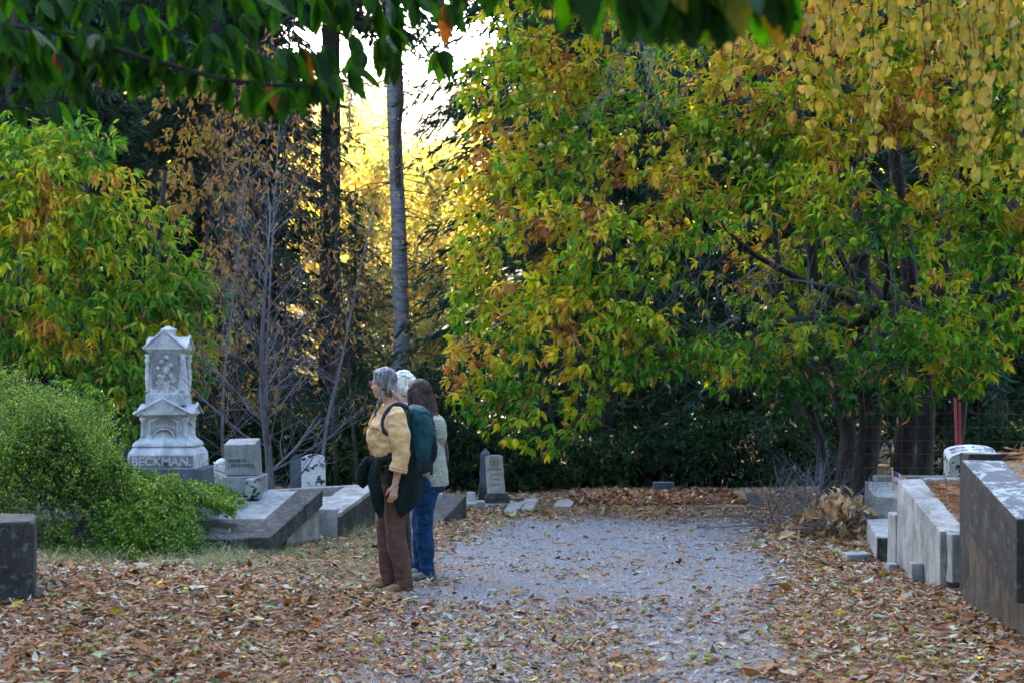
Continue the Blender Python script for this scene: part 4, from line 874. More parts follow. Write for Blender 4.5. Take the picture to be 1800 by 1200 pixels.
# ---- bare sapling and thin brown-leaved saplings
def branchy(g, p, d, L, r, depth, rr, pts_out, spread=.55, up=.15):
    n = 5; pts = [p]; dd = norm(d)
    for k in range(n):
        dd = norm(dd+rr.normal(size=3)*.10+np.array([0, 0, up*.25])); pts.append(pts[-1]+dd*L/n)
    g.tube(pts, [r*(1-.65*k/n) for k in range(n+1)], 5 if depth > 1 else 4, cap=False)
    pts_out.append(pts[-1]); pts_out.append(pts[3])
    if depth <= 0: return
    m = 4
    for i in range(m):
        k = 1+(i*4)//m if depth < 3 else 1+i; k = min(k, n)
        ax = runit(1, rr)[0]; side = norm(ax-dd*np.dot(ax, dd))
        branchy(g, pts[k], dd*(1-spread*.4)+side*spread*1.3, L*rr.uniform(.5, .72), r*.5*(1-.1*k), depth-1, rr, pts_out, spread, up)
def sapling(name, label, px, py, Y, H, r0, seed, mat, leafn=0, lean=(0, 0), leafmat_=None, depth=3, group=None, spread=.5, rng_=(.15, 1), col_=(.35, .95), blen=.28):
    rr = np.random.default_rng(seed); a = P(px, py, Y); a[2] = float(ground_z(a[0], a[1]))-.05
    T = thing(name, label, 'tree', a, group)
    g = Geo(); pts = [a]; d = np.array([lean[0], lean[1], 1.]); n = 12
    for k in range(n): d = norm(d+rr.normal(size=3)*np.array([.05, .05, 0])+np.array([0, 0, .05])); pts.append(pts[-1]+d*H/n)
    g.tube(pts, [r0*(1-.85*k/n) for k in range(n+1)], 8); out = []
    g.obj('trunk', mat, T, smooth=True); g = Geo()
    for k in range(1, n+1):
        if k/n < rng_[0]: continue
        for j in range(3):
            ang = rr.random()*6.283; side = np.array([math.cos(ang), math.sin(ang)*.8, .55+.5*(k/n)])
            branchy(g, pts[k], side, H*(blen-blen*.55*k/n)*rr.uniform(.6, 1.2), r0*.28*(1-.5*k/n), depth-1, rr, out, spread)
    g.obj('branches', mat, T, smooth=True)
    if leafn:
        out = np.array(out); i = rr.integers(0, len(out), leafn); pos = out[i]+rr.normal(size=(leafn, 3))*.06
        d_ = norm(rr.normal(size=(leafn, 3))*.5+np.array([0, 0, -1.])); Ls = rr.uniform(.055, .12, leafn)
        leaves('foliage', T_BIG, pos, d_, runit(leafn, rr), Ls, Ls*.32, np.clip(rr.uniform(col_[0], col_[1], leafn), 0, 1), leafmat_ or M['brownleaf'], T, curl=1+rr.random(leafn)*2)
    return T
sapling('bare_tree', 'leafless pale grey young tree with forked trunk right of the grey headstone', 482, 855, 19.2, 3.5, .05, 41, M['twig'], depth=3, lean=(-.04, 0), spread=.5, leafn=30, rng_=(.05, 1), blen=.42)
g_ = 'thin saplings with brown leaves'
for i, (px, Y, H, ln, lb) in enumerate(((395, 22.5, 4.6, .05, 'brown-leaved sapling right behind the tall monument'), (430, 24, 5.6, -.02, 'brown-leaved sapling just left of the bare forked tree'), (520, 23.5, 5.4, .02, 'brown-leaved sapling just right of the bare forked tree'), (560, 22.6, 4.8, .05, 'dark sapling rising behind the mottled headstone'), (592, 24.2, 5.6, -.03, 'sapling midway between mottled headstone and the walkers'), (628, 23.0, 4.2, .04, 'sapling with drooping brown leaves left of the grey-haired walker'), (470, 25.5, 6.2, 0, 'tallest sapling behind the bare forked tree'), (350, 25.0, 5.6, 0, 'sapling with rusty leaves between the left chestnut and the conifer'))):
    sapling('sapling', lb, px, 860, Y, H, .026, 60+i, M['twig'] if i % 3 == 0 else M['bark'], leafn=230, lean=(ln, 0), depth=2, group=g_, spread=.45)
# brown drooping foliage tree behind saplings
def filler_tree(name, label, base, blobs, n, seed, mat, L, autumn, trunk=.08, cat='tree', wr=.36, tmpl=T_MED, nleaf=(5, 8), droop=.6, group=None, rad=(.3, 1.05)):
    r = np.random.default_rng(seed); T = thing(name, label, cat, base, group)
    top = P(blobs[0][0], blobs[0][1], blobs[0][2])
    trunkmesh(T, [base, (np.array(base)+top)/2+np.array([.1, 0, 0]), top], [trunk, trunk*.7, trunk*.3], M['bark'], seed=seed)
    spray_crown(T, blobs, n, mat, r, axis=(base[0], base[1]), autumn=autumn, twigmat=None, L=L, wr=wr, tmpl=tmpl, rad=rad, front=.6, nleaf=nleaf, droop=droop)
    g = Geo()
    for i, b in enumerate(blobs): limb(g, np.array(base)*np.array([1, 1, 0])+np.array([0, 0, max(.6, P(b[0], b[1], b[2])[2]-1.2)]), P(b[0], b[1], b[2]), .03, .01, .05, 6, 5, .3, i)
    g.obj('limbs', M['bark'], T); return T
flat = lambda m_, s_: (lambda C: m_+s_*(vnoise(C[:, 0]*2, C[:, 2]*2)-.5))
filler_tree('rusty_tree', 'rust and yellow leaved tree behind the bare saplings', (-4.7, 28, 0), [(380, 230, 28, .9, .8, .8), (330, 330, 28, .8, .8, .8), (420, 330, 28, .7, .6, .5), (400, 480, 27.5, .6, .6, .8), (400, 620, 27, .7, .6, .8), (450, 700, 27, .9, .6, .5), (360, 150, 28, 1.0, .8, .6), (500, 250, 28, .35, .4, .4)], 120, 71, M['brownleaf'], .105, flat(.45, .6), tmpl=T_BIG, rad=(.2, 1.05))
# ---- sunlit yellow grove
gr = 'sunlit yellow trees in the far gap'
YG = [(650, 330, 56, 2.6, 2, 2.4, 'glowing yellow tree left of the pale trunk'), (640, 520, 52, 2.0, 2, 2.6, 'lower glowing yellow tree left of the pale trunk'), (760, 330, 58, 2.4, 2, 1.6, 'brightest yellow tree just right of the pale trunk'), (760, 480, 54, 2.2, 2, 2.2, 'yellow tree right of the pale trunk at mid height'), (760, 620, 50, 2.4, 2, 1.8, 'yellow-green thicket tree above the walkers heads'),
      (600, 660, 50, 2.6, 2, 1.6, 'low yellow-green thicket tree behind the saplings'), (840, 420, 62, 2.2, 2, 3.0, 'yellow tree peeking left of the big chestnut'), (560, 440, 60, 2.6, 2, 3.4, 'dim yellow tree seen through the saplings'), (1690, 720, 44, 1.6, 1.5, 3, 'yellow tree seen through the trunks near the red posts'), (1620, 560, 48, 3.4, 1.5, 4, 'yellow tree seen through gaps of the big chestnut'), (1790, 700, 46, 1.6, 1.5, 3, 'yellow tree beyond the wire fence at the right edge')]
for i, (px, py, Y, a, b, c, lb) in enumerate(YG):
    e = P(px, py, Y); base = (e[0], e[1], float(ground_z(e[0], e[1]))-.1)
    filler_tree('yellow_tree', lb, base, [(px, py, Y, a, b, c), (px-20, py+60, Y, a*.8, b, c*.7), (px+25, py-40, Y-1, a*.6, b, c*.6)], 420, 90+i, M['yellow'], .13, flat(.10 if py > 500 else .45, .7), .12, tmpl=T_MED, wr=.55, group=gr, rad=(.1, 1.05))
# far hazy conifers on the hill
for i, (px, Y, s, lb) in enumerate(((850, 74, .44, 'hazy conifer on the hill right of the bright sky gap'), (890, 68, .46, 'larger hazy conifer on the hill behind the chestnut edge'), (615, 80, .36, 'hazy conifer on the hill left of the pale trunk'), (540, 72, .40, 'hazy conifer high behind the sapling tops'), (800, 100, .34, 'small distant conifer low in the bright sky gap'), (470, 76, .42, 'hazy conifer at the left of the bright gap'))):
    x = (px-900)/3000*Y; copy_tree(protoA, (x, Y, float(ground_z(x, Y))-.2), i*1.7, s, lb)
# ---- understory shrubs in the shade
gu = 'dark shrubs in the shade under the trees'
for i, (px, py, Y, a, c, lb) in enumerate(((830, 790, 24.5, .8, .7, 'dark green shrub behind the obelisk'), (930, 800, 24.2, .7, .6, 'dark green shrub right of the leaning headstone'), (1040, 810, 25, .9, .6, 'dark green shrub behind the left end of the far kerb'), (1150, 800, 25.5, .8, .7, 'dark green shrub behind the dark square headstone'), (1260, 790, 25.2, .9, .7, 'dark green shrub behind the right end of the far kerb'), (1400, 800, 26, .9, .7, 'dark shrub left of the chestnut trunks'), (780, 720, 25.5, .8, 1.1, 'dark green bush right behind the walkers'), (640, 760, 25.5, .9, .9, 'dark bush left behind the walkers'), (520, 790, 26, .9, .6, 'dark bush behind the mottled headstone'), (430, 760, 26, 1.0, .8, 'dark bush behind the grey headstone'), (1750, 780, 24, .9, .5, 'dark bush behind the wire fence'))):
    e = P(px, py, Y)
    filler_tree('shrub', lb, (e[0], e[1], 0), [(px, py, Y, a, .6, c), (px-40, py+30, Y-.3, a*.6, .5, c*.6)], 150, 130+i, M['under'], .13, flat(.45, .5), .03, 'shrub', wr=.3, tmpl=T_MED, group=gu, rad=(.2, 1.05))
# ---- unseen leaf ring behind and beside the viewer, added to cut skylight
r = np.random.default_rng(98); n = 30000; th = r.uniform(-1.05, math.pi+1.05, n); rad_ = r.uniform(12.5, 18, n); X = rad_*np.cos(th)*1.15; Y = 6-rad_*np.sin(th)*1.0
ok = (np.abs(X)-.31*np.maximum(Y, 0) > 2.2) | (Y < -3); X, Y = X[ok], Y[ok]; n = len(X); Z = r.random(n)*16*(.75+.5*vnoise(X*.5, Y*.5))
tag(leaves('unseen_leaf_screen', T_LOW, np.stack([X, Y, Z], -1), runit(n, r), runit(n, r), r.uniform(.5, .9, n), r.uniform(.3, .6, n), np.clip(r.random(n), 0, 1), M['conifer']), None, None, kind='stuff')
# ---- the wood behind everything
r = np.random.default_rng(99); n = 90000
X = r.uniform(-34, 34, n); Y = r.uniform(44, 64, n); gap = np.abs(900+3000*X/Y-660) < 230
X = X[~gap]; Y = Y[~gap]; n = len(X); Z = ground_z(X, Y)+r.random(n)**.8*16*(.7+.5*vnoise(X*.4, Y*.4))
wd = leaves('far_wood', T_LOW, np.stack([X, Y, Z], -1), runit(n, r), runit(n, r), r.uniform(.35, .7, n), r.uniform(.2, .4, n), np.clip(r.random(n), 0, 1), M['conifer'])
tag(wd, None, None, kind='stuff')
n = 60000; X = r.uniform(-40, 40, n); Y = r.uniform(66, 130, n); px = 900+3000*X/Y
Z = ground_z(X, Y)+r.random(n)*np.where(np.abs(px-745) < 60, 1.2, 5)*(.5+vnoise(X*.3, Y*.3))
wd = leaves('hillside_wood', T_LOW, np.stack([X, Y, Z], -1), runit(n, r), runit(n, r), r.uniform(.3, .7, n), r.uniform(.2, .4, n), np.clip(vnoise(X*.25, Y*.25)*1.2-.1+r.normal(size=n)*.12, 0, 1), M['yellow'])
tag(wd, None, None, kind='stuff')
# ================================================================ near foliage hanging into the frame
def near_branch():
    r = np.random.default_rng(301)
    T = thing('chestnut_branch', 'dark green chestnut branch with large toothed leaves hanging across the top left', 'tree branch', P(-200, -120, 5.6))
    C = []; AX = []; g = Geo()
    def path(pts, r0):
        q = [P(*p) for p in pts]; g.tube(q, [r0*(1-.75*i/(len(q)-1)) for i in range(len(q))], 6); return q
    path([(-300, -100, 5.4), (-60, 40, 5.4), (120, 60, 5.5), (260, 105, 5.4), (390, 140, 5.3), (470, 150, 5.3), (560, 152, 5.3)], .014)
    path([(-100, -120, 5.8), (300, -40, 5.7), (500, -10, 5.7), (560, 20, 5.6), (640, 45, 5.6), (720, 60, 5.5), (775, 100, 5.5)], .011)
    path([(520, 15, 5.6), (515, 60, 5.5), (498, 125, 5.4)], .005)
    path([(-100, 150, 5.2), (20, 190, 5.2), (90, 180, 5.2), (150, 165, 5.2)], .006)
    path([(400, -100, 5.9), (700, -40, 5.8), (900, -5, 5.8)], .01)
    spots = []
    for x in range(-40, 430, 34):
        for y in (-40, 10, 60):
            spots.append((x+r.normal()*12, y+r.normal()*12))
    for x in range(-20, 560, 24): spots.append((x+r.normal()*8, 100+x*.09+r.normal()*10)); spots.append((x, 60+x*.08+r.normal()*10))
    for x in range(430, 800, 30):
        for y in (-30, 12): spots.append((x+r.normal()*10, y+r.normal()*10+(x-430)*.03))
    for x in range(570, 730, 40): spots.append((x+r.normal()*8, 72+r.normal()*8))
    for x in range(800, 1000, 26): spots.append((x+r.normal()*8, -38+r.normal()*8)); spots.append((x, -60))
    for x in range(20, 150, 22): spots.append((x, 165+r.normal()*8))
    spots += [(773, 98), (765, 100), (505, 135), (520, 150), (468, 158), (478, 165), (440, 150), (500, 168), (60, 105), (200, 110), (30, 100), (545, 148), (580, 140), (610, 132), (680, 95), (700, 100), (640, 100)]
    for (x, y) in spots:
        Y = 5.5+r.normal()*.16 if x > 60 else 5.1+r.normal()*.2
        C.append(P(x, y-14, Y)); AX.append(norm(np.array([r.normal()*.6+.3, r.normal()*.5, -.35])))
    C = np.array(C); AX = norm(np.array(AX))
    idx, pos, dd, up, Ls = whorls(C, AX, r, 4, 6, .108, 1.2, .7, (.55, .9))
    up = up+np.array([0, -.7, 0])
    val = np.clip(r.random(len(idx))*.8, 0, .8); bad = r.random(len(idx)) < .012; val[bad] = 1
    leaves('foliage', T_SER, pos, dd, up, Ls, Ls*.37, val, M['frontleaf'], T, curl=.3+r.random(len(Ls))*.9)
    g.obj('twigs', M['bark'], T, smooth=True)
    T = thing('chestnut_branch', 'large blurred green leaf cluster poking in at the top centre right', 'tree branch', P(1150, -160, 3.1))
    C = np.array([P(x, y, 3.1+r.normal()*.06) for x, y in ((1085, -45), (1110, -50), (1140, -50), (1180, -45), (1210, -50), (1250, -50), (1285, -55), (1320, -50), (1350, -60), (1160, -60), (1230, -60), (1020, -80), (1060, -75))]); AX = norm(np.tile([.2, 0, -.6], (len(C), 1))+r.normal(size=(len(C), 3))*.3)
    idx, pos, dd, up, Ls = whorls(C, AX, r, 4, 6, .12, 1.3, .7, (.6, .9)); up = up+np.array([0, -.7, 0])
    leaves('foliage', T_SER, pos, dd, up, Ls, Ls*.42, np.clip(r.random(len(idx))*.95, 0, .95), M['frontleaf'], T, curl=.3+r.random(len(Ls))*.6)
    g = Geo(); g.tube([P(800, -160, 3.2), P(1100, -80, 3.1), P(1400, -80, 3.1)], [.008, .006, .003], 6); g.obj('twigs', M['bark'], T)
    # the crown this branch belongs to, above and left of the frame
    n = 1300; X = r.uniform(-7, 1.5, n); Y = r.uniform(-1.5, 10.5, n); Z = 1.55+.2233*np.maximum(Y, 2)+.45+r.random(n)*1.6; C = np.stack([X, Y, Z], -1)
    idx, pos, dd, up, Ls = whorls(C, runit(n, r), r, 6, 8, .2, 1, .9, (.5, .8)); T = thing('chestnut_branch', 'upper boughs of the near chestnut shading the top left corner', 'tree branch', (-7, 3, 0))
    leaves('foliage', T_MED, pos, dd, up, Ls, Ls*.42, np.clip(r.random(len(idx))*.8, 0, .8), M['frontleaf'], T)
    g = Geo(); g.tube([(-7.2, 3, 0), (-7.1, 3, 2.5), (-6.5, 3.4, 4)], [.28, .24, .18], 14); g.tube([(-6.5, 3.4, 4), (-4, 4.2, 4.3), (-1, 4.5, 4.2)], [.12, .08, .03], 10); g.obj('trunk', M['bark'], T, smooth=True)
near_branch()
def birch():
    r = np.random.default_rng(311)
    T = thing('birch_branch', 'hanging strands of heart-shaped tan birch leaves in the upper right corner', 'tree branch', P(1700, -250, 6.2))
    g = Geo(); pos = []; D = []; V = []
    strands = [(1290, 60), (1300, 130), (1345, 40), (1380, 80), (1410, 200), (1440, 60), (1470, 150), (1500, 60), (1535, 240), (1545, 250), (1560, 100), (1580, 60), (1610, 40), (1640, 60), (1680, 120), (1690, 240), (1700, 280), (1715, 300), (1730, 300), (1750, 60), (1775, 120), (1790, 280), (1800, 60), (1720, 100), (1660, 20), (1260, 20), (1330, 0), (1460, 0), (1520, 20), (1625, 210), (1790, 190), (1740, 180), (1420, 20), (1395, -20), (1700, 40), (1650, 90), (1600, 0)]
    for (x, ye) in strands:
        for rep in range(2):
            Y = r.uniform(6.0, 7.2); x_ = x+r.normal()*10; pts = [P(x_+20, -120, Y)]
            y = -60+r.normal()*20
            while y < ye+20:
                pts.append(P(x_+r.normal()*5, y, Y)); 
                if y > -60:
                    for q in range(r.choice([0, 1, 1, 2, 2])):
                        p = pts[-1]+np.array([r.normal()*.015, r.normal()*.02, -.005]); pos.append(p); D.append(norm([r.normal()*.45, r.normal()*.35, -1])); V.append(np.clip(.35+r.normal()*.22+.4*(r.random() < .15)-.3*(r.random() < .16), 0, 1))
                y += r.uniform(16, 34)
            g.tube(pts, [.0022]*len(pts), 3, cap=False)
    n = len(pos); Ls = r.uniform(.034, .052, n)
    leaves('foliage', T_HEART, np.array(pos), np.array(D), np.tile([0, -1., 0], (n, 1))+r.normal(size=(n, 3))*.5, Ls, Ls*.86, np.array(V), M['birchleaf'], T, curl=r.uniform(.2, 1.2, n))
    m_ = 9000; X = r.uniform(.8, 7, m_); Y = r.uniform(4.5, 12.5, m_); Z = 1.55+.2233*Y+.35+r.random(m_)*2.6; Ls = r.uniform(.08, .14, m_)
    leaves('unseen_upper_foliage', T_HEART, np.stack([X, Y, Z], -1), norm(r.normal(size=(m_, 3))*.5+np.array([0, 0, -1.])), runit(m_, r), Ls, Ls*.86, r.random(m_), M['birchleaf'], T)  # unseen leaves above the frame, added to block sun from the strands
    g.tube([(8.5, 7, 0), (8.4, 7, 4), (8, 7.2, 8)], [.2, .16, .1], 12); g.tube([(8.4, 7, 3.6), (6, 7, 4.6), (3, 7, 4.8)], [.08, .05, .02], 8)
    g.tube([P(1150, -180, 6.3), P(1500, -130, 6.2), P(1850, -120, 6.1)], [.008, .012, .02], 6)
    g.obj('twigs', M['darktwig'], T)
birch()

# ================================================================ shrubs and grass on the left
def shrub_left():
    r = np.random.default_rng(401)
    # mound height over the ground, from the photograph's outline at each depth
    def hz(X, Y):
        px = 900+3000*X/Y
        top = np.interp(px, [-100, 0, 60, 110, 180, 225, 260, 380, 430, 480, 520], [715, 712, 716, 740, 788, 846, 860, 864, 868, 893, 930])
        return EYE+(670-top)/3000*Y
    for nm, lb, x0, x1, y0, y1, n in (('shrub', 'tall dense small-leaved green shrub on the left slope beside the monument', -5.6, -3.0, 12.9, 18.0, 46000), ('shrub', 'low spreading small-leaved green shrub creeping over the sloping slab', -4.4, -1.95, 12.9, 17.0, 60000)):
        X = r.uniform(x0, x1, n); Y = r.uniform(y0, y1, n)
        H = hz(X, Y); G = ground_z(X, Y); px = 900+3000*X/Y; G = np.where((px > 300) & (Y > 15.5), .36, G); f = sm(13.8, 15.4, Y-np.interp(px, [250, 330, 380, 480], [0, .6, 1.6, 2.0])+1.3*(vnoise(X*1.3, Y*.8)-.5)+.4*(vnoise(X*4, Y*3)-.5)); H = G+(H-G)*f*(.50+.45*vnoise(X*2.0, Y*2.0)+.42*vnoise(X*5, Y*5)); 
        px = 900+3000*X/Y; ok = (H-G > .03) & (px < 450+45*vnoise(X*5, Y*5)) & (px > -120)
        low = px > 250; ok &= np.where(low, Y < 16.9, True)
        X, Y, H, G = X[ok], Y[ok], H[ok], G[ok]; n = len(X)
        Z = H-(H-G)*.6*r.random(n)**1.7+.035*r.normal(size=n)
        hol = vnoise(X*5.5+Z*4, Y*5.5+Z*3+7) > .33; X, Y, Z, H, G = X[hol], Y[hol], Z[hol], H[hol], G[hol]; n = len(X)
        ax = norm(r.normal(size=(n, 3))*.8+np.array([0, -.3, .35])); Ls = r.uniform(.022, .05, n)
        val = np.clip(.42+.2*r.normal(size=n)+.9*(vnoise(X*1.6, Y*1.6)-.5), 0, 1)
        T = thing(nm, lb, 'shrub', (X.mean(), Y.mean(), float(G.mean())))
        leaves('foliage', T_MED, np.stack([X, Y, Z], -1), ax, np.tile([0, -.2, 1.], (n, 1))+r.normal(size=(n, 3))*.6, Ls, Ls*.55, val, M['shrubleaf'], T)
        g = Geo(); i = r.choice(n, 700)
        for j in i:
            p = np.array([X[j], Y[j], H[j]+.07*r.random()]); q = np.array([X[j]+r.normal()*.1, Y[j]+.1*r.normal(), (H[j]*.5+G[j]*.5)])
            g.tube([q, (p+q)/2+r.normal(size=3)*.02, p], [.003, .0025, .0015], 3, cap=False)
        g.obj('stems', M['darktwig'], T)
        # upright leafy shoots that break the outline
        j = r.choice(n, 1700); sp = []; sd_ = []; g = Geo()
        for q in j:
            hgt = r.uniform(.10, .50)*r.uniform(.4, 1)*(.3 if 900+3000*X[q]/Y[q] > 185 else 1); a = r.random()*6.283; bx, by = math.cos(a)*hgt*r.uniform(.2, 1.1), math.sin(a)*hgt*.6; m_ = int(6+hgt*50); cur = []
            for k in range(m_):
                t_ = k/m_; c_ = (X[q]+bx*t_**1.5, Y[q]+by*t_**1.5, H[q]-.08+(hgt+.08)*(t_-.25*t_*t_)); cur.append(c_)
                for _ in range(2): sp.append((c_[0]+r.normal()*.014, c_[1]+r.normal()*.014, c_[2]+r.normal()*.008)); sd_.append(norm(r.normal(size=3)+np.array([0, 0, .5])))
            g.tube(cur[::4]+[cur[-1]], [.0018]*(len(cur[::4])+1), 3, cap=False)
        g.obj('canes', M['darktwig'], T)
        m_ = len(sp); Ls = r.uniform(.018, .036, m_)
        leaves('shoots', T_MED, np.array(sp), np.array(sd_), np.tile([0, -.2, 1.], (m_, 1))+r.normal(size=(m_, 3))*.5, Ls, Ls*.55, np.clip(r.uniform(.3, .95, m_), 0, 1), M['shrubleaf'], T)
shrub_left()
def blades(name, X, Y, L, bend, val, mat, r, w=.004, Z=None):
    n = len(X); Z = ground_z(X, Y) if Z is None else Z; a = r.random(n)*6.283; b = bend*(.4+.8*r.random(n))
    dx = np.cos(a); dy = np.sin(a)
    V = np.zeros((n, 7, 3)); s = np.stack([-dy, dx, 0*dx], -1)*w
    base = np.stack([X, Y, Z], -1)
    for k, t_ in enumerate((0, .4, .75)):
        c = base+np.stack([dx*L*b*t_**1.6, dy*L*b*t_**1.6, L*t_*(1-.45*b*t_)], -1); ww = 1-t_*.6
        V[:, 2*k] = c-s*ww; V[:, 2*k+1] = c+s*ww
    V[:, 6] = base+np.stack([dx*L*b, dy*L*b, L*(1-.5*b)], -1)
    return fan_mesh(name, V, [(0, 1, 3, 2), (2, 3, 5, 4), (4, 5, 6)], 7, val, mat)
def grasses():
    r = np.random.default_rng(501)
    xs = []; ys = []; L = []; v = []
    def patch(px0, px1, py0, py1, n, l0, l1, v0, v1, clump=0):
        px = r.uniform(px0, px1, n); py = r.uniform(py0, py1, n)
        if clump:
            c = r.integers(0, clump, n); cx = r.uniform(px0, px1, clump); cy = r.uniform(py0, py1, clump); px = cx[c]+r.normal(size=n)*9; py = cy[c]+r.normal(size=n)*3
        Yg = 1.5*3000/(py-670)
        for _ in range(4): Xg = (px-900)/3000*Yg; Yg = (EYE-ground_z(Xg, Yg))*3000/(py-670)
        xs.append(Xg); ys.append(Yg); L.append(r.uniform(l0, l1, n)); v.append(r.uniform(v0, v1, n))
    patch(70, 430, 940, 1000, 4200, .08, .30, .1, 1, 60)
    patch(300, 560, 955, 1000, 2600, .05, .16, 0, .9, 60)
    patch(540, 720, 935, 985, 4200, .03, .10, 0, .7, 160)
    patch(735, 900, 905, 950, 2600, .02, .08, .1, .9, 120)
    patch(380, 780, 985, 1015, 1800, .03, .09, .2, 1, 90)
    patch(1340, 1540, 945, 985, 2200, .02, .06, .1, .7, 90)
    patch(560, 645, 900, 945, 700, .1, .3, .5, 1, 25)
    patch(600, 700, 815, 862, 800, .15, .45, .7, 1, 12)
    X = np.concatenate(xs); Y = np.concatenate(ys); L_ = np.concatenate(L); V = np.concatenate(v)
    tag(blades('grass', X, Y, L_, 1.5, V, M['grassblade'], r, .0020), None, None, kind='stuff')
    # pine needles caught in the walled graves and on the path side
    n = 9000; pts = []
    X = np.concatenate([r.uniform(3.40, 4.4, 3500), r.uniform(3.35, 4.6, 3000), r.uniform(4.2, 5.6, 1500)]); Y = np.concatenate([r.uniform(12.65, 13.9, 3500), r.uniform(10.0, 11.6, 3000), r.uniform(17.4, 19.3, 1500)])
    Z = np.concatenate([np.interp(Y[:3500], [12.6, 13.96], [.46, .72]), np.interp(Y[3500:6500], [10, 11.5], [.82, 1.05])+.02, np.full(1500, .37)])+r.random(8000)*.03
    n = 8000; a = r.random(n)*6.283; d = np.stack([np.cos(a), np.sin(a), r.normal(size=n)*.25], -1)
    tag(leaves('pine_needles', T_LOW, np.stack([X, Y, Z], -1), d, np.tile([0, 0, 1.], (n, 1))+r.normal(size=(n, 3))*.2, r.uniform(.07, .15, n), np.full(n, .0028), r.random(n), M['needle']), None, None, kind='stuff')
    n = 26000; X = r.uniform(-6, 6, n); Y = r.uniform(8, 21, n); ok = (np.abs(X) < .31*Y+.3) & ((r.random(n) < .6) | (X > 1)) & (r.random(n) > road_in(X, Y)*.85); X, Y = X[ok], Y[ok]; n = len(X)
    a = r.random(n)*6.283; d = np.stack([np.cos(a), np.sin(a), r.normal(size=n)*.1], -1); Z = ground_z(X, Y)+.015+r.random(n)*.02
    tag(leaves('fallen_needles', T_LOW, np.stack([X, Y, Z], -1), d, np.tile([0, 0, 1.], (n, 1)), r.uniform(.07, .15, n), np.full(n, .0026), r.random(n), M['needle']), None, None, kind='stuff')
grasses()

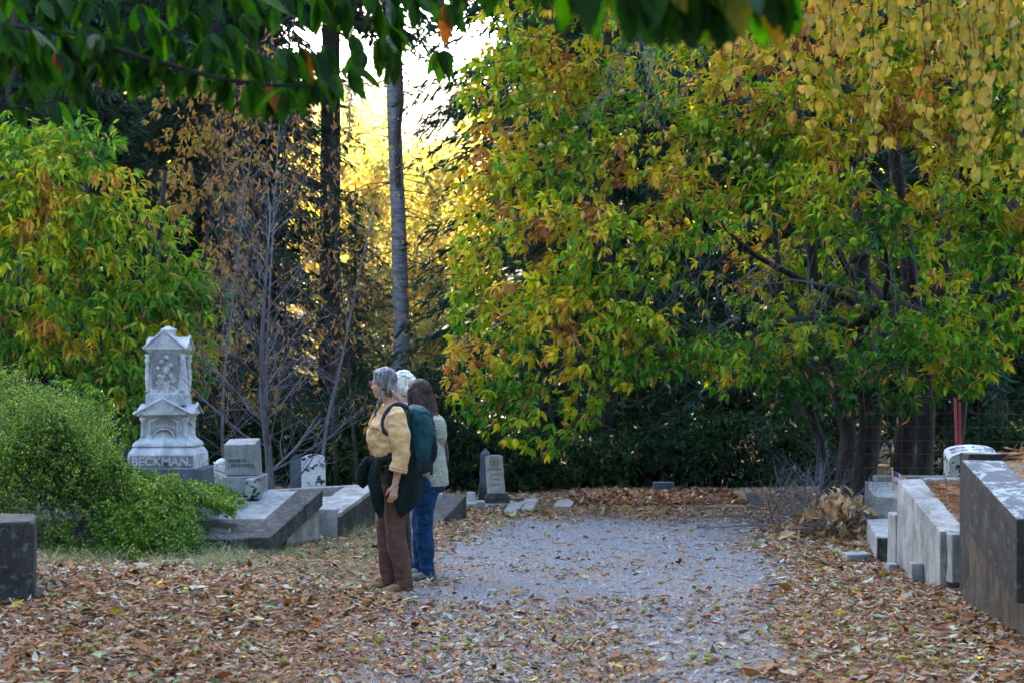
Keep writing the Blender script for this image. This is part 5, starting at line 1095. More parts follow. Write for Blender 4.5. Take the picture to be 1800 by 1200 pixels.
# ================================================================ litter, burrs, pebbles
def litter():
    r = np.random.default_rng(601); n = 230000
    Y = 7.6+(24.5-7.6)*r.random(n)**.85; X = r.uniform(-1, 1, n)*(.31*Y+.4)
    rd = road_in(X, Y)
    dens = 1-rd*.93
    py = 670+3000*EYE/Y
    band = np.exp(-((py-1003+ 14*(vnoise(X*2, 3)-.5)*2)/12)**2)*.35*sm(2.2, .2, np.abs(X-.4)); dens = np.maximum(dens, band)
    fr = sm(12.6, 11.4, Y+.9*(vnoise(X*1.5, Y*1.5)-.5)*2)*(.95-.62*sm(.4, 1.0, X)+.35*sm(1.5, 1.9, X)); dens = np.maximum(dens, fr*(.6+.8*vnoise(X*3, Y*3)))
    for fx_, fy_ in ((-.86, 12.5), (-1.0, 12.6), (-.68, 13.1), (-.8, 13.2)): dens = dens*np.where((X-fx_)**2+(Y-fy_)**2 < .02, .0, 1)
    dens *= np.where((X < -1.1) & (Y > 12.6), .45, 1)
    ok = r.random(n) < dens; X, Y = X[ok], Y[ok]; n = len(X); rd = rd[ok]
    Z = ground_z(X, Y)+.014+.012*(rd > .02)+.03*r.random(n)**2*(1-rd*.5)
    a = r.random(n)*6.283; d = norm(np.stack([np.cos(a), np.sin(a), r.normal(size=n)*.16], -1)); up = np.tile([0, 0, 1.], (n, 1))+r.normal(size=(n, 3))*np.where(r.random(n) < .14, .7, .2)[:, None]
    Ls = np.clip(.040*np.exp(r.normal(size=n)*.5), .015, .13)*(1-.2*rd); Wd = Ls*r.uniform(.3, .5, n)
    v = r.choice([.05, .17, .25, .34, .45, .56, .7, .8, .88, .925, .96, 1.0], n, p=[.08, .10, .11, .13, .10, .11, .13, .11, .07, .025, .015, .02])+r.normal(size=n)*.015
    left = (X < -.5) & (Y < 12); v = np.where(left & (r.random(n) < .35), r.uniform(.05, .34, n), v)
    tag(leaves('fallen_leaves', T_BIG, np.stack([X, Y, Z], -1), d, up, Ls, Wd, np.clip(v, 0, 1), M['litter'], curl=r.uniform(-1.2, 1.5, n)), None, None, kind='stuff')
    # leaves lying on slabs and in the far plot
    n = 3500; X = r.uniform(.8, 2.9, n); Y = r.uniform(20.9, 23, n); Z = np.interp(Y, [20.9, 23], [.03, .07])+.02*r.random(n); a = r.random(n)*6.283
    d = norm(np.stack([np.cos(a), np.sin(a), r.normal(size=n)*.3], -1)); Ls = r.uniform(.07, .14, n)
    tag(leaves('fallen_leaves', T_BIG, np.stack([X, Y, Z], -1), d, np.tile([0, 0, 1.], (n, 1))+r.normal(size=(n, 3))*.5, Ls, Ls*.4, np.clip(r.choice([.08, .2, .4, .5, .62], n)+r.normal(size=n)*.04, 0, 1), M['litter'], curl=r.uniform(-1, 2.4, n)), None, None, kind='stuff')
    # burrs: one spiky husk with a split, copied
    def burr(seed):
        rr = np.random.default_rng(seed); g = Geo(); g.ell((0, 0, .02), (.024, .024, .02), None, 10, 7)
        g2 = Geo(); dirs = runit(170, rr)
        for d_ in dirs:
            if d_[2] < -.5: continue
            p = np.array([0, 0, .02])+d_*np.array([.022, .022, .019]); s = norm(np.cross(d_, rr.normal(size=3)))*.0016; t_ = p+d_*rr.uniform(.008, .014)
            u_ = norm(np.cross(d_, s))*.0016
            g2.add([p-s, p+s, p+u_, t_], [(0, 1, 3), (1, 2, 3), (2, 0, 3)])
        me = g.mesh('husk', True); me.materials.append(M['burr']); m2 = g2.mesh('spines'); m2.materials.append(M['spine']); return me, m2
    M['spine'] = plain('burr_spine', (.50, .46, .16), .8); P_ = [burr(s) for s in (1, 2, 3)]
    k = 0
    while k < 240:
        py = r.uniform(885, 1195) if r.random() < .55 else r.uniform(1010, 1195); px = r.uniform(70, 1780); Yg = EYE*3000/(py-670); Xg = (px-900)/3000*Yg
        if road_in(Xg, Yg) > .3 and r.random() < (.93 if Yg > 11.5 else .4): continue
        if Xg > 2.85 and Yg < 14 or (Xg < -1.2 and Yg > 12.7) or (800 > px > 560 and py > 985 and py < 1045): continue
        hz_, sp_ = P_[k % 3]; sc = r.uniform(.6, 1.05)
        T = thing('chestnut_burr', 'small round spiky yellowish burr lying among the fallen leaves', 'burr', (Xg, Yg, float(ground_z(Xg, Yg))+.012), 'chestnut burrs among the fallen leaves')
        T.scale = (sc, sc, sc*r.uniform(.75, 1)); T.rotation_euler = (0, 0, r.random()*6)
        for nm, me in (('husk', hz_), ('spines', sp_)):
            o = bpy.data.objects.new(nm, me); col.objects.link(o); o.parent = T
        k += 1
    # pebbles
    n = 26000; Y = r.uniform(8, 20.2, n); X = r.uniform(-1.5, 3, n); ok = road_in(X, Y) > r.random(n)*.6; X, Y = X[ok], Y[ok]; n = len(X)
    base = np.array([(-1, -.8, 0), (1, -.7, 0), (.9, .8, 0), (-.8, .9, 0), (-.5, -.4, .8), (.6, -.4, .7), (.4, .5, .85), (-.5, .4, .7)])
    s = r.uniform(.003, .008, n); a = r.random(n)*6.283; ca, sa = np.cos(a), np.sin(a); jit = 1+r.normal(size=(n, 8, 3))*.15
    B = base[None]*jit*s[:, None, None]; V = np.stack([B[..., 0]*ca[:, None]-B[..., 1]*sa[:, None]+X[:, None], B[..., 0]*sa[:, None]+B[..., 1]*ca[:, None]+Y[:, None], B[..., 2]+(ground_z(X, Y)+.011)[:, None]], -1)
    m, t, o = newmat('pebble'); at = t.nodes.new('ShaderNodeAttribute'); at.attribute_name = 'v'
    princ(t, o, ramp(t, at.outputs['Fac'], [(0, (.09, .092, .10)), (.5, (.18, .185, .2)), (1, (.40, .41, .43))]), .8, .3)
    tag(fan_mesh('pebbles', V, [(0, 1, 5, 4), (1, 2, 6, 5), (2, 3, 7, 6), (3, 0, 4, 7), (4, 5, 6, 7)], 8, r.random(n), m), None, None, kind='stuff')
litter()
# heap of cut branches with dry leaves
def heap():
    r = np.random.default_rng(701)
    T = thing('brush_pile', 'heap of cut grey branches with curled dry tan leaves left of the pale grave walls', 'brush pile', P(1440, 930, 17.2)*np.array([1, 1, 0]))
    g = Geo(); out = []
    for i in range(44):
        a = P(r.uniform(1335, 1530), 0, r.uniform(16.5, 17.6)); a[2] = r.uniform(.02, .2); d = np.array([r.normal(), r.normal()*.5, r.uniform(.1, .8)])
        branchy(g, a, d, r.uniform(.3, .75), .009, 2, r, out, .5, .05)
    for i in range(5):
        a = P(1400+i*20, 0, 17.2); a[2] = .25; branchy(g, a, np.array([-1+.5*i, 0, .9]), .5, .006, 1, r, out, .5, .3)
    g.obj('branches', M['twig'], T)
    # boxy mound of dry leaves
    n = 520; px = np.clip(r.normal(1465, 38, n), 1352, 1530); h = np.interp(px, [1350, 1400, 1440, 1480, 1525], [.12, .25, .42, .45, .30]); Z = h*r.random(n)**.8+.02; Y = 17.0+r.normal(size=n)*.3
    X = (px-900)/3000*Y; d = norm(r.normal(size=(n, 3))*.6+np.array([0, -.2, -.6])); Ls = r.uniform(.06, .15, n)
    leaves('dry_leaves', T_BIG, np.stack([X, Y, Z], -1), d, runit(n, r)+np.array([0, -.4, .2]), Ls, Ls*.5, np.clip(r.normal(size=n)*.3+.45, 0, 1), M['dryleaf'], T, curl=r.uniform(1.5, 3.5, n))
M['dryleaf'] = leafmat('dry_tan_leaf', [(0, (.18, .09, .04)), (.5, (.45, .26, .12)), (1, (.66, .47, .28))], .25, .6, .3)
heap()
# ================================================================ people
from mathutils import noise as mn
def lofte(g, nodes, n=18, sq=2.0):
    """nodes (x, y, z, a, b[, yaw]) : ellipse with half axes a (forward) and b (sideways)"""
    rs = []
    for q in nodes:
        x, y, z, a, b = q[:5]; yw = q[5] if len(q) > 5 else 0; ring = []
        for k in range(n):
            t = 2*math.pi*k/n; c, s = math.cos(t), math.sin(t); c_ = math.copysign(abs(c)**(2/sq), c)*a; s_ = math.copysign(abs(s)**(2/sq), s)*b
            ring.append((x+c_*math.cos(yw)-s_*math.sin(yw), y+c_*math.sin(yw)+s_*math.cos(yw), z))
        rs.append(ring)
    return g.rings(rs)
def smoothn(nodes, k=4):
    N = [np.array(q, float) for q in nodes]; out = []
    for i in range(len(N)-1):
        p0 = N[max(i-1, 0)]; p1 = N[i]; p2 = N[i+1]; p3 = N[min(i+2, len(N)-1)]
        for j in range(k):
            t = j/k; out.append(.5*((2*p1)+(-p0+p2)*t+(2*p0-5*p1+4*p2-p3)*t*t+(-p0+3*p1-3*p2+p3)*t**3))
    out.append(N[-1]); return out
def fuse(name, g, vox, mat, parent, it=6, folds=None, M4=None, fac=.5):
    """one continuous skin out of overlapping closed forms"""
    me = g.mesh(name); o = bpy.data.objects.new('tmp', me); col.objects.link(o)
    m = o.modifiers.new('r', 'REMESH'); m.mode = 'VOXEL'; m.voxel_size = vox; m.use_smooth_shade = True
    if it: s = o.modifiers.new('s', 'SMOOTH'); s.factor = fac; s.iterations = it
    dg = bpy.context.evaluated_depsgraph_get(); dg.update(); res = bpy.data.meshes.new_from_object(o.evaluated_get(dg)); bpy.data.objects.remove(o)
    res.name = name; res.materials.clear()
    if folds:
        amp, fx, fz, seed = folds
        nor = [Vector(v.normal) for v in res.vertices]
        for v, nr in zip(res.vertices, nor):
            p = Vector((v.co.x*fx+seed, v.co.y*fx, v.co.z*fz+seed)); a = mn.noise(p); b = 1-abs(mn.noise(p*1.9+Vector((3, 1, 7))))*2
            v.co += nr*amp*(a+b*.6)
    if M4 is not None: res.transform(M4)
    res.polygons.foreach_set('use_smooth', [True]*len(res.polygons)); res.update()
    ob = bpy.data.objects.new(name, res); col.objects.link(ob); res.materials.append(mat); ob.parent = parent
    return ob
def gobj(name, g, mat, parent, M4=None, smooth=True):
    me = g.mesh(name, smooth)
    if M4 is not None: me.transform(M4)
    o = bpy.data.objects.new(name, me); col.objects.link(o); me.materials.append(mat); o.parent = parent; return o
def head_geo(g, c, yaw, s=1.0, pitch=0):
    """head of height .225*s, centre c, looking along yaw in the body's frame"""
    Rz = Matrix.Rotation(yaw, 3, 'Z') @ Matrix.Rotation(pitch, 3, 'Y')
    def e(x, y, z, a, b, h, rot=None): g.ell(np.array(c)+np.array(Rz @ Vector((x*s, y*s, z*s))), (a*s, b*s, h*s), Rz if rot is None else Rz @ rot, 14, 10)
    e(-.012, 0, .03, .096, .074, .088); e(.03, 0, -.03, .062, .058, .078); e(.045, 0, -.082, .034, .033, .028); e(.02, 0, -.07, .05, .047, .035)
    e(.088, 0, -.010, .022, .010, .010, Matrix.Rotation(R(50), 3, 'Y')); e(.098, 0, -.026, .015, .012, .010)
    e(.083, 0, -.055, .010, .020, .006); e(.080, 0, -.066, .010, .017, .006); e(.078, 0, .018, .014, .045, .010)
    for sy in (-1, 1):
        e(-.006, sy*.074, -.010, .016, .007, .030); e(.060, sy*.036, -.030, .026, .020, .026)
def hand_geo(g, w, d, fwd, inn, s=1.0, curl=.5):
    """w wrist, d direction of the hand, fwd thumb side, inn palm side"""
    w = np.array(w); d = norm(d); fwd = norm(np.array(fwd)-d*np.dot(fwd, d)); inn = norm(inn-d*np.dot(inn, d)-fwd*np.dot(inn, fwd))
    P0 = w+d*.045*s; 
    for k in range(5):
        t = k/4; q = w+d*(.012+.068*t)*s; g.ell(q, (.034*s, .016*s, .022*s), Matrix((fwd, inn, d)).transposed().to_3x3() if 0 else Matrix([list(fwd), list(inn), list(d)]).transposed(), 10, 7)
    for i, (off, ln) in enumerate(((.027, .070), (.009, .078), (-.010, .073), (-.028, .058))):
        b = w+d*.078*s+fwd*off*s; pts = [b-d*.012*s]; a = 0; q = b; dd = d+fwd*(off*1.5)
        for j in range(3):
            a += curl*(.55+.2*j); v = norm(dd*math.cos(a)+inn*math.sin(a)); q = q+v*ln*s*(.42, .33, .27)[j]; pts.append(q)
        g.tube([pts[0], b]+pts[1:], [.0095*s, .0092*s, .0088*s, .008*s, .0065*s], 8)
    b = w+d*.025*s+fwd*.026*s; q1 = b+norm(fwd*.7+d*.8+inn*.4)*.034*s; q2 = q1+norm(d*1.0+fwd*.15+inn*.5)*.028*s; q3 = q2+norm(d+inn*.6)*.018*s
    g.tube([b-fwd*.012*s, b, q1, q2, q3], [.012*s, .012*s, .0105*s, .0095*s, .007*s], 8)
skin = clothmat('skin', (.50, .27, .19), .12, 12, .55, 80, .05)
def legs_geo(g, hip, kneeL, ankL, kneeR, ankR, inf=0.0, hem=1.0):
    for kn, an, sy in ((kneeL, ankL, 1), (kneeR, ankR, -1)):
        h = np.array([hip[0], hip[1]+sy*.085, hip[2]]); kn = np.array(kn); an = np.array(an)
        N = smoothn([(h[0], h[1], h[2]+.02, .095+inf, .088+inf), (*(h*.62+kn*.38), .083+inf, .078+inf), (*(kn+np.array([0, 0, .06])), .060+inf, .056+inf), (*(kn-np.array([0, 0, .07])), .056+inf, .052+inf), (*(kn*.55+an*.45), .056+inf*1.1, .052+inf*1.1), (*(an+np.array([0, 0, .04])), .040+inf*hem, .038+inf*hem), (*(an-np.array([0, 0, .0])), .038+inf*hem, .036+inf*hem)], 4)
        lofte(g, N)
def shoe(g, gs, an, yaw, L=.27, w=.048):
    """upper g and sole gs; an = ankle on the ground (x, y)"""
    c, s = math.cos(yaw), math.sin(yaw); T_ = lambda x, y: (an[0]+x*c-y*s, an[1]+x*s+y*c)
    for (x, z, a, b, h) in ((-.03, .045, .045, .037, .045), (.02, .05, .06, .040, .04), (.09, .038, .065, w*.9, .030), (.14, .030, .055, w*.88, .024)):
        X, Y = T_(x, 0); g.ell((X, Y, z), (a, b, h), Matrix.Rotation(yaw, 3, 'Z'), 14, 8)
    out = []
    for k in range(20):
        t = 2*math.pi*k/20; x = .06+.142*math.cos(t); y = w*(1.0 if math.cos(t) > 0 else .84)*math.sin(t); out.append(T_(x, y))
    gs.rings([[(x, y, .001) for x, y in out], [(x, y, .018) for x, y in out]])

# ---------- walker 1 : tan shirt
def walker_tan():
    Y = 12.57; k = Y/3000; ax = (705-900)*k
    T = thing('person', 'walker in rolled-sleeve tan shirt and brown trousers with grey braided hair', 'person', (ax, Y, .004), 'people standing on the road edge looking left')
    T.rotation_euler = (0, 0, R(193)); T.scale = (.93, .96, 1)
    tor = [(.045, 0, .80, .115, .150), (.05, 0, .88, .118, .160), (.075, 0, .97, .118, .148), (.095, 0, 1.06, .122, .145), (.105, 0, 1.16, .130, .155), (.085, 0, 1.25, .112, .172), (.075, 0, 1.31, .085, .165), (.08, 0, 1.345, .055, .10), (.09, 0, 1.38, .048, .055), (.105, 0, 1.43, .047, .048)]
    hip = (.045, 0, .83); kL, aL, kR, aR = (.055, .09, .46), (-.015, .095, .09), (.10, -.09, .47), (.085, -.085, .09)
    shL = (.06, .185, 1.295); elL = (.035, .235, 1.03); wrL = (.085, .225, .80)
    shR = (.06, -.185, 1.295); elR = (.04, -.235, 1.03); wrR = (.11, -.22, .81)
    g = Geo(); lofte(g, smoothn([(q[0], q[1], q[2], q[3]*.86, q[4]*.86) if q[2] < 1.35 else q for q in tor], 4)); head_geo(g, (.140, 0, 1.53), R(-28), .97, .02)
    legs_geo(g, hip, kL, aL, kR, aR, -.006)
    for sh, el, wr in ((shL, elL, wrL), (shR, elR, wrR)):
        g.tube([sh, (np.array(sh)+el)/2, el, (np.array(el)*.6+np.array(wr)*.4), wr], [.050, .046, .038, .036, .025], 12)
    hand_geo(g, wrL, np.array([.16, -.02, -1]), np.array([1., .25, 0]), np.array([-.15, -1., 0]), 1.0, .55); hand_geo(g, wrR, np.array([.1, .02, -1]), np.array([1, 0, 0]), np.array([0, 1., 0]), 1.0, .5)
    for an in (aL, aR): lofte(g, [(an[0], an[1], .03, .035, .033), (an[0], an[1], .1, .037, .035)]); g.ell((an[0]+.06, an[1], .03), (.09, .035, .025))
    fuse('body', g, .0062, skin, T, 3)
    # shirt
    tan = clothmat('tan_cotton', (.62, .385, .175), .2, 14)
    g = Geo(); lofte(g, smoothn([(.06, 0, .93, .135, .158), (.07, 0, .97, .140, .162), (.092, 0, 1.04, .148, .165), (.108, 0, 1.12, .160, .168), (.112, 0, 1.18, .160, .175), (.095, 0, 1.25, .135, .190), (.08, 0, 1.31, .098, .178), (.082, 0, 1.345, .066, .12), (.088, 0, 1.372, .060, .066)], 4))
    for sh, el, wr, s in ((shL, elL, wrL, 1), (shR, elR, wrR, -1)):
        sh = np.array(sh); el = np.array(el); wr = np.array(wr); cu = el*.47+wr*.53
        g.tube([sh+np.array([0, -s*.05, .01]), sh+np.array([0, 0, -.01]), sh*.6+el*.4, el, cu], [.062, .074, .073, .069, .058], 16)
    s_ = fuse('shirt', g, .0075, tan, T, 2, (.014, 7, 9, 3))
    g = Geo()
    for el, wr in ((elL, wrL), (elR, wrR)):
        el = np.array(el); wr = np.array(wr); cu = el*.47+wr*.53; d = norm(wr-el); u = norm(np.cross(d, [0, 1, 0])); v = np.cross(d, u)
        for dz, rr_ in ((-.03, .060), (-.012, .066), (.006, .064)):
            c = cu+d*dz; g.tube([c+(u*math.cos(t)*(rr_+.002*math.sin(3*t))+v*math.sin(t)*rr_) for t in np.linspace(0, 2*math.pi, 22)], .0105, 6, cap=False)
    gobj('rolled_cuffs', g, tan, s_)
    g = Geo()      # collar: folded band open at the throat
    top, bot = [], []
    for t in np.linspace(-2.5, 2.5, 26):
        a = math.pi-t; c, s = math.cos(a+math.pi), math.sin(a+math.pi); c, s = -math.cos(t), math.sin(t)
        fr = abs(t)/2.5
        top.append((.098+.062*c+.01*fr, .062*s, 1.415-.045*fr)); bot.append((.100+(.088+.03*fr)*c*(1)+.02*fr, .092*s, 1.360-.055*fr))
    n = len(top); g.add(top+bot, [(i, i+1, n+i+1, n+i) for i in range(n-1)]); inn = [(x*.97+.003, y*.93, z-.004) for x, y, z in top]; inb = [(.095+(x-.095)*.75, y*.8, z-.02) for x, y, z in bot]
    g.add(top+inb, [(i, n+i, n+i+1, i+1) for i in range(n-1)]); gobj('collar', g, tan, s_)
    g = Geo()       # placket, pocket with flap
    g.tube([(.205, .008, 1.335), (.250, .01, 1.25), (.272, .012, 1.17), (.262, .012, 1.08), (.222, .012, .98)], .009, 6)
    pk = lambda u, v: (.262-.10*u+.012*math.sin(u*3)-.018*abs(v-.5), .068+.085*u, 1.235-.105*v)
    P3 = [pk(u, v) for v in np.linspace(0, 1, 6) for u in np.linspace(0, 1, 6)]
    P3 = [(x-.0, y+.012, z) for x, y, z in P3]
    g.add(P3, [(j*6+i, j*6+i+1, j*6+i+7, j*6+i+6) for j in range(5) for i in range(5)])
    gobj('placket', g, tan, s_)
    g = Geo()
    fl = [(.258, .082, 1.240), (.150, .168, 1.240), (.157, .170, 1.205), (.210, .135, 1.190), (.264, .085, 1.205)]
    g.add(fl+[(x+.004, y+.005, z) for x, y, z in fl], [(0, 1, 2, 3, 4), (9, 8, 7, 6, 5)]+[(i, 5+i, 5+(i+1) % 5, (i+1) % 5) for i in range(5)]); gobj('pocket_flap', g, tan, s_)
    g = Geo()
    for p in ((.216, .141, 1.203), (.262, .02, 1.225), (.282, .02, 1.165), (.272, .02, 1.09)): g.ell(p, (.006, .006, .006), None, 8, 6)
    gobj('buttons', g, M['letter'], s_)
    g = Geo(); tl = [(.135, .150, .905), (.045, .172, .91), (.085, .178, .80)]; g.add(tl+[(x, y+.006, z) for x, y, z in tl], [(0, 1, 2), (5, 4, 3), (0, 3, 4, 1), (1, 4, 5, 2), (2, 5, 3, 0)]); gobj('shirt_tail', g, tan, s_)
    # trousers
    brown = clothmat('brown_twill', (.105, .052, .042), .3, 9, .9, 260, .03)
    g = Geo(); lofte(g, smoothn([(.045, 0, .75, .118, .150), (.045, 0, .83, .128, .165), (.055, 0, .93, .125, .155), (.06, 0, .98, .12, .148)], 3)); legs_geo(g, hip, kL, (aL[0], aL[1], .045), kR, (aR[0], aR[1], .05), .020, 1.15)
    fuse('trousers', g, .008, brown, T, 2, (.010, 7, 9, 11))
    g = Geo(); gs = Geo(); shoe(g, gs, (-.015, .098), R(12)); shoe(g, gs, (.10, -.085), R(4))
    fuse('shoes', g, .006, clothmat('brown_suede', (.20, .12, .05), .2), T, 3); 
    gobj('soles', gs, plain('rubber_sole', (.02, .028, .035), .6), T)
    g = Geo()
    for (x, y) in ((.06, .10), (.175, -.08)):
        for i in range(3): g.tube([(x+.02*i-.02, y-.022, .075-.012*i), (x+.02*i-.01, y+.0, .090-.012*i), (x+.02*i, y+.022, .073-.012*i)], .0028, 5)
        g.tube([(x-.02, y, .09), (x-.03, y+.025, .10), (x-.01, y+.04, .075)], .0028, 5)
    gobj('laces', g, clothmat('lace', (.25, .16, .07)), T)
    # hair: crown shell, side fall, nape, braid
    hm = hairmat('grey_hair', (.36, .36, .38), (.045, .04, .042))
    Rz = Matrix.Rotation(R(-28), 3, 'Z'); hc = np.array([.140, 0, 1.53]); hp = lambda x, y, z: hc+np.array(Rz @ Vector((x, y, z)))
    g = Geo()
    g.ell(hp(-.016, 0, .038), (.098, .080, .088), Rz, 16, 12); g.ell(hp(-.050, 0, -.01), (.058, .072, .08), Rz, 14, 10); g.ell(hp(.033, 0, .074), (.055, .056, .038), Rz, 12, 8)
    for sy in (-1, 1): g.ell(hp(-.03, sy*.053, .005), (.048, .024, .048), Rz, 12, 8); g.tube([hp(.02, sy*.07, .05), hp(-.012, sy*.074, .0), hp(-.03, sy*.070, -.04)], [.018, .018, .010], 8)
    h = fuse('hair', g, .006, hm, T, 2, (.0025, 30, 5, 2))
    g = Geo(); pts = [hp(-.018, .070, -.055), hp(-.01, .078, -.10), hp(.012, .085, -.145), hp(.032, .082, -.19), hp(.05, .075, -.24)]
    pp = smoothn([tuple(p) for p in pts], 5)
    for st in range(3):
        g.tube([np.array(p)+np.array([.010*math.cos(i*1.15+st*2.1), .006*math.sin(i*1.15+st*2.1), 0])*(1.15-i/len(pp)*.6) for i, p in enumerate(pp)], [.009*(1.1-i/len(pp)*.55) for i in range(len(pp))], 7)
    gobj('braid', g, hm, h)
    g = Geo(); c = pp[13]; g.ell(c, (.014, .012, .010)); gobj('hair_tie', g, plain('green_elastic', (.02, .35, .05)), h)
    g = Geo(); rr = np.random.default_rng(8)
    for i in range(46):
        a = hp(-.09+rr.normal()*.01, rr.normal()*.035, -.03+rr.normal()*.03); g.tube([a, a+np.array([-.018, rr.normal()*.012, -.01]), a+np.array([-.030+rr.normal()*.008, rr.normal()*.02, -.035])], [.0022, .0018, .001], 3)
    gobj('wisps', g, hairmat('white_wisps', (.75, .75, .78), (.5, .5, .52)), h)
    g = Geo()   # glasses
    for sy in (-1, 1):
        g.tube([hp(.100+.0*math.cos(t), sy*.033+.021*math.cos(t), .004+.015*math.sin(t)) for t in np.linspace(0, 2*math.pi, 16)], .0028, 6, cap=False)
        g.tube([hp(.100, sy*.054, .008), hp(.05, sy*.078, .010), hp(-.01, sy*.083, .004)], .0026, 5)
    gobj('glasses', g, plain('magenta_frame', (.45, .02, .10), .3), T)
    g = Geo()
    for sy in (-1, 1): g.ell(hp(.074, sy*.032, .002), (.012, .014, .009))
    gobj('eyes', g, plain('eye', (.35, .33, .32), .2), T)
    g = Geo(); wc = np.array(wrL); g.tube([(wrL[0]+.024+.010*math.cos(t), .222+.0, .80-.112+.010*math.sin(t)) for t in np.linspace(0, 6.28, 10)], .0018, 4); gobj('ring', g, plain('gold', (.8, .55, .2), .3, .5, 1), T)
    # fleece tied round the waist
    fl_ = clothmat('black_fleece', (.006, .013, .013), .4, 20, .95, 260, 0)
    def sheet(f0, f1, top, hem, rad, n=46, m=22, seed=0):
        V = []; N = n*m
        for j in range(m):
            for i in range(n):
                u = i/(n-1); w = j/(m-1); a = f0+(f1-f0)*u; zt = top(u); zb = hem(u); z = zt+(zb-zt)*w
                r_ = rad(u, w)+.014*math.sin(u*17+seed+w*2)*w+.008*math.sin(u*41+w*3)*w
                V.append((.05+r_*math.cos(a)*.98, r_*math.sin(a), z))
        V2 = [(.05+(x-.05)*.93, y*.93, z) for x, y, z in V]; F = [(j*n+i, j*n+i+1, (j+1)*n+i+1, (j+1)*n+i) for j in range(m-1) for i in range(n-1)]
        g = Geo(); g.add(V+V2, F+[tuple(N+q for q in f[::-1]) for f in F]+[((m-1)*n+i, (m-1)*n+i+1, N+(m-1)*n+i+1, N+(m-1)*n+i) for i in range(n-1)]); return g
    W_ = thing('tied_fleece', 'black fleece jacket knotted round the waist of the tan-shirted walker', 'jacket', (ax, Y, .004)); W_.rotation_euler = T.rotation_euler; W_.scale = (.90, .96, 1)
    g = sheet(R(62), R(292), lambda u: 1.03, lambda u: float(np.interp(u, [0, .05, .13, .22, .34, .5, .7, 1], [.84, .70, .56, .60, .70, .72, .70, .80])), lambda u, w: .192+.025*w+.02*math.sin(min(1, u*3)*1.57)*w)
    gobj('body_panel', g, fl_, W_)
    g = Geo(); g.tube([(.05+.165*math.cos(t)*1.0+.012, .176*math.sin(t), 1.0-.03*math.cos(t)*1.5) for t in np.linspace(0, 2*math.pi, 30)], .036, 10, cap=False)
    g.ell((.225, .05, .955), (.050, .055, .050)); g.tube([(.20, .10, .97), (.235, .09, .90), (.235, .115, .80), (.215, .13, .70), (.205, .12, .62), (.185, .115, .555)], [.035, .042, .050, .052, .040, .012], 12)
    g.tube([(.22, .03, .98), (.285, .03, .97), (.325, .02, .90), (.335, .0, .82), (.30, -.02, .775)], [.03, .036, .042, .040, .018], 12); g.tube([(.20, .13, .985), (.225, .15, .88), (.215, .16, .74), (.20, .155, .64)], [.026, .034, .034, .016], 10)
    fuse('knotted_sleeves', g, .008, fl_, W_, 3, (.006, 14, 9, 5))
    return T
def hairmat(name, light, dark):
    m, t, o = newmat(name); n = noise(t, 1, 4, .6, coords(t, (60, 60, 9))); n2 = noise(t, 7, 2, .5, coords(t))
    c = ramp(t, n, [(.40, dark), (.58, light)]); c = mixc(t, ramp(t, n2, [(.4, (0, 0, 0)), (.65, (.7, .7, .7))]), c, dark)
    princ(t, o, c, .6, .22, n, .8, .006); return m
walker_tan()

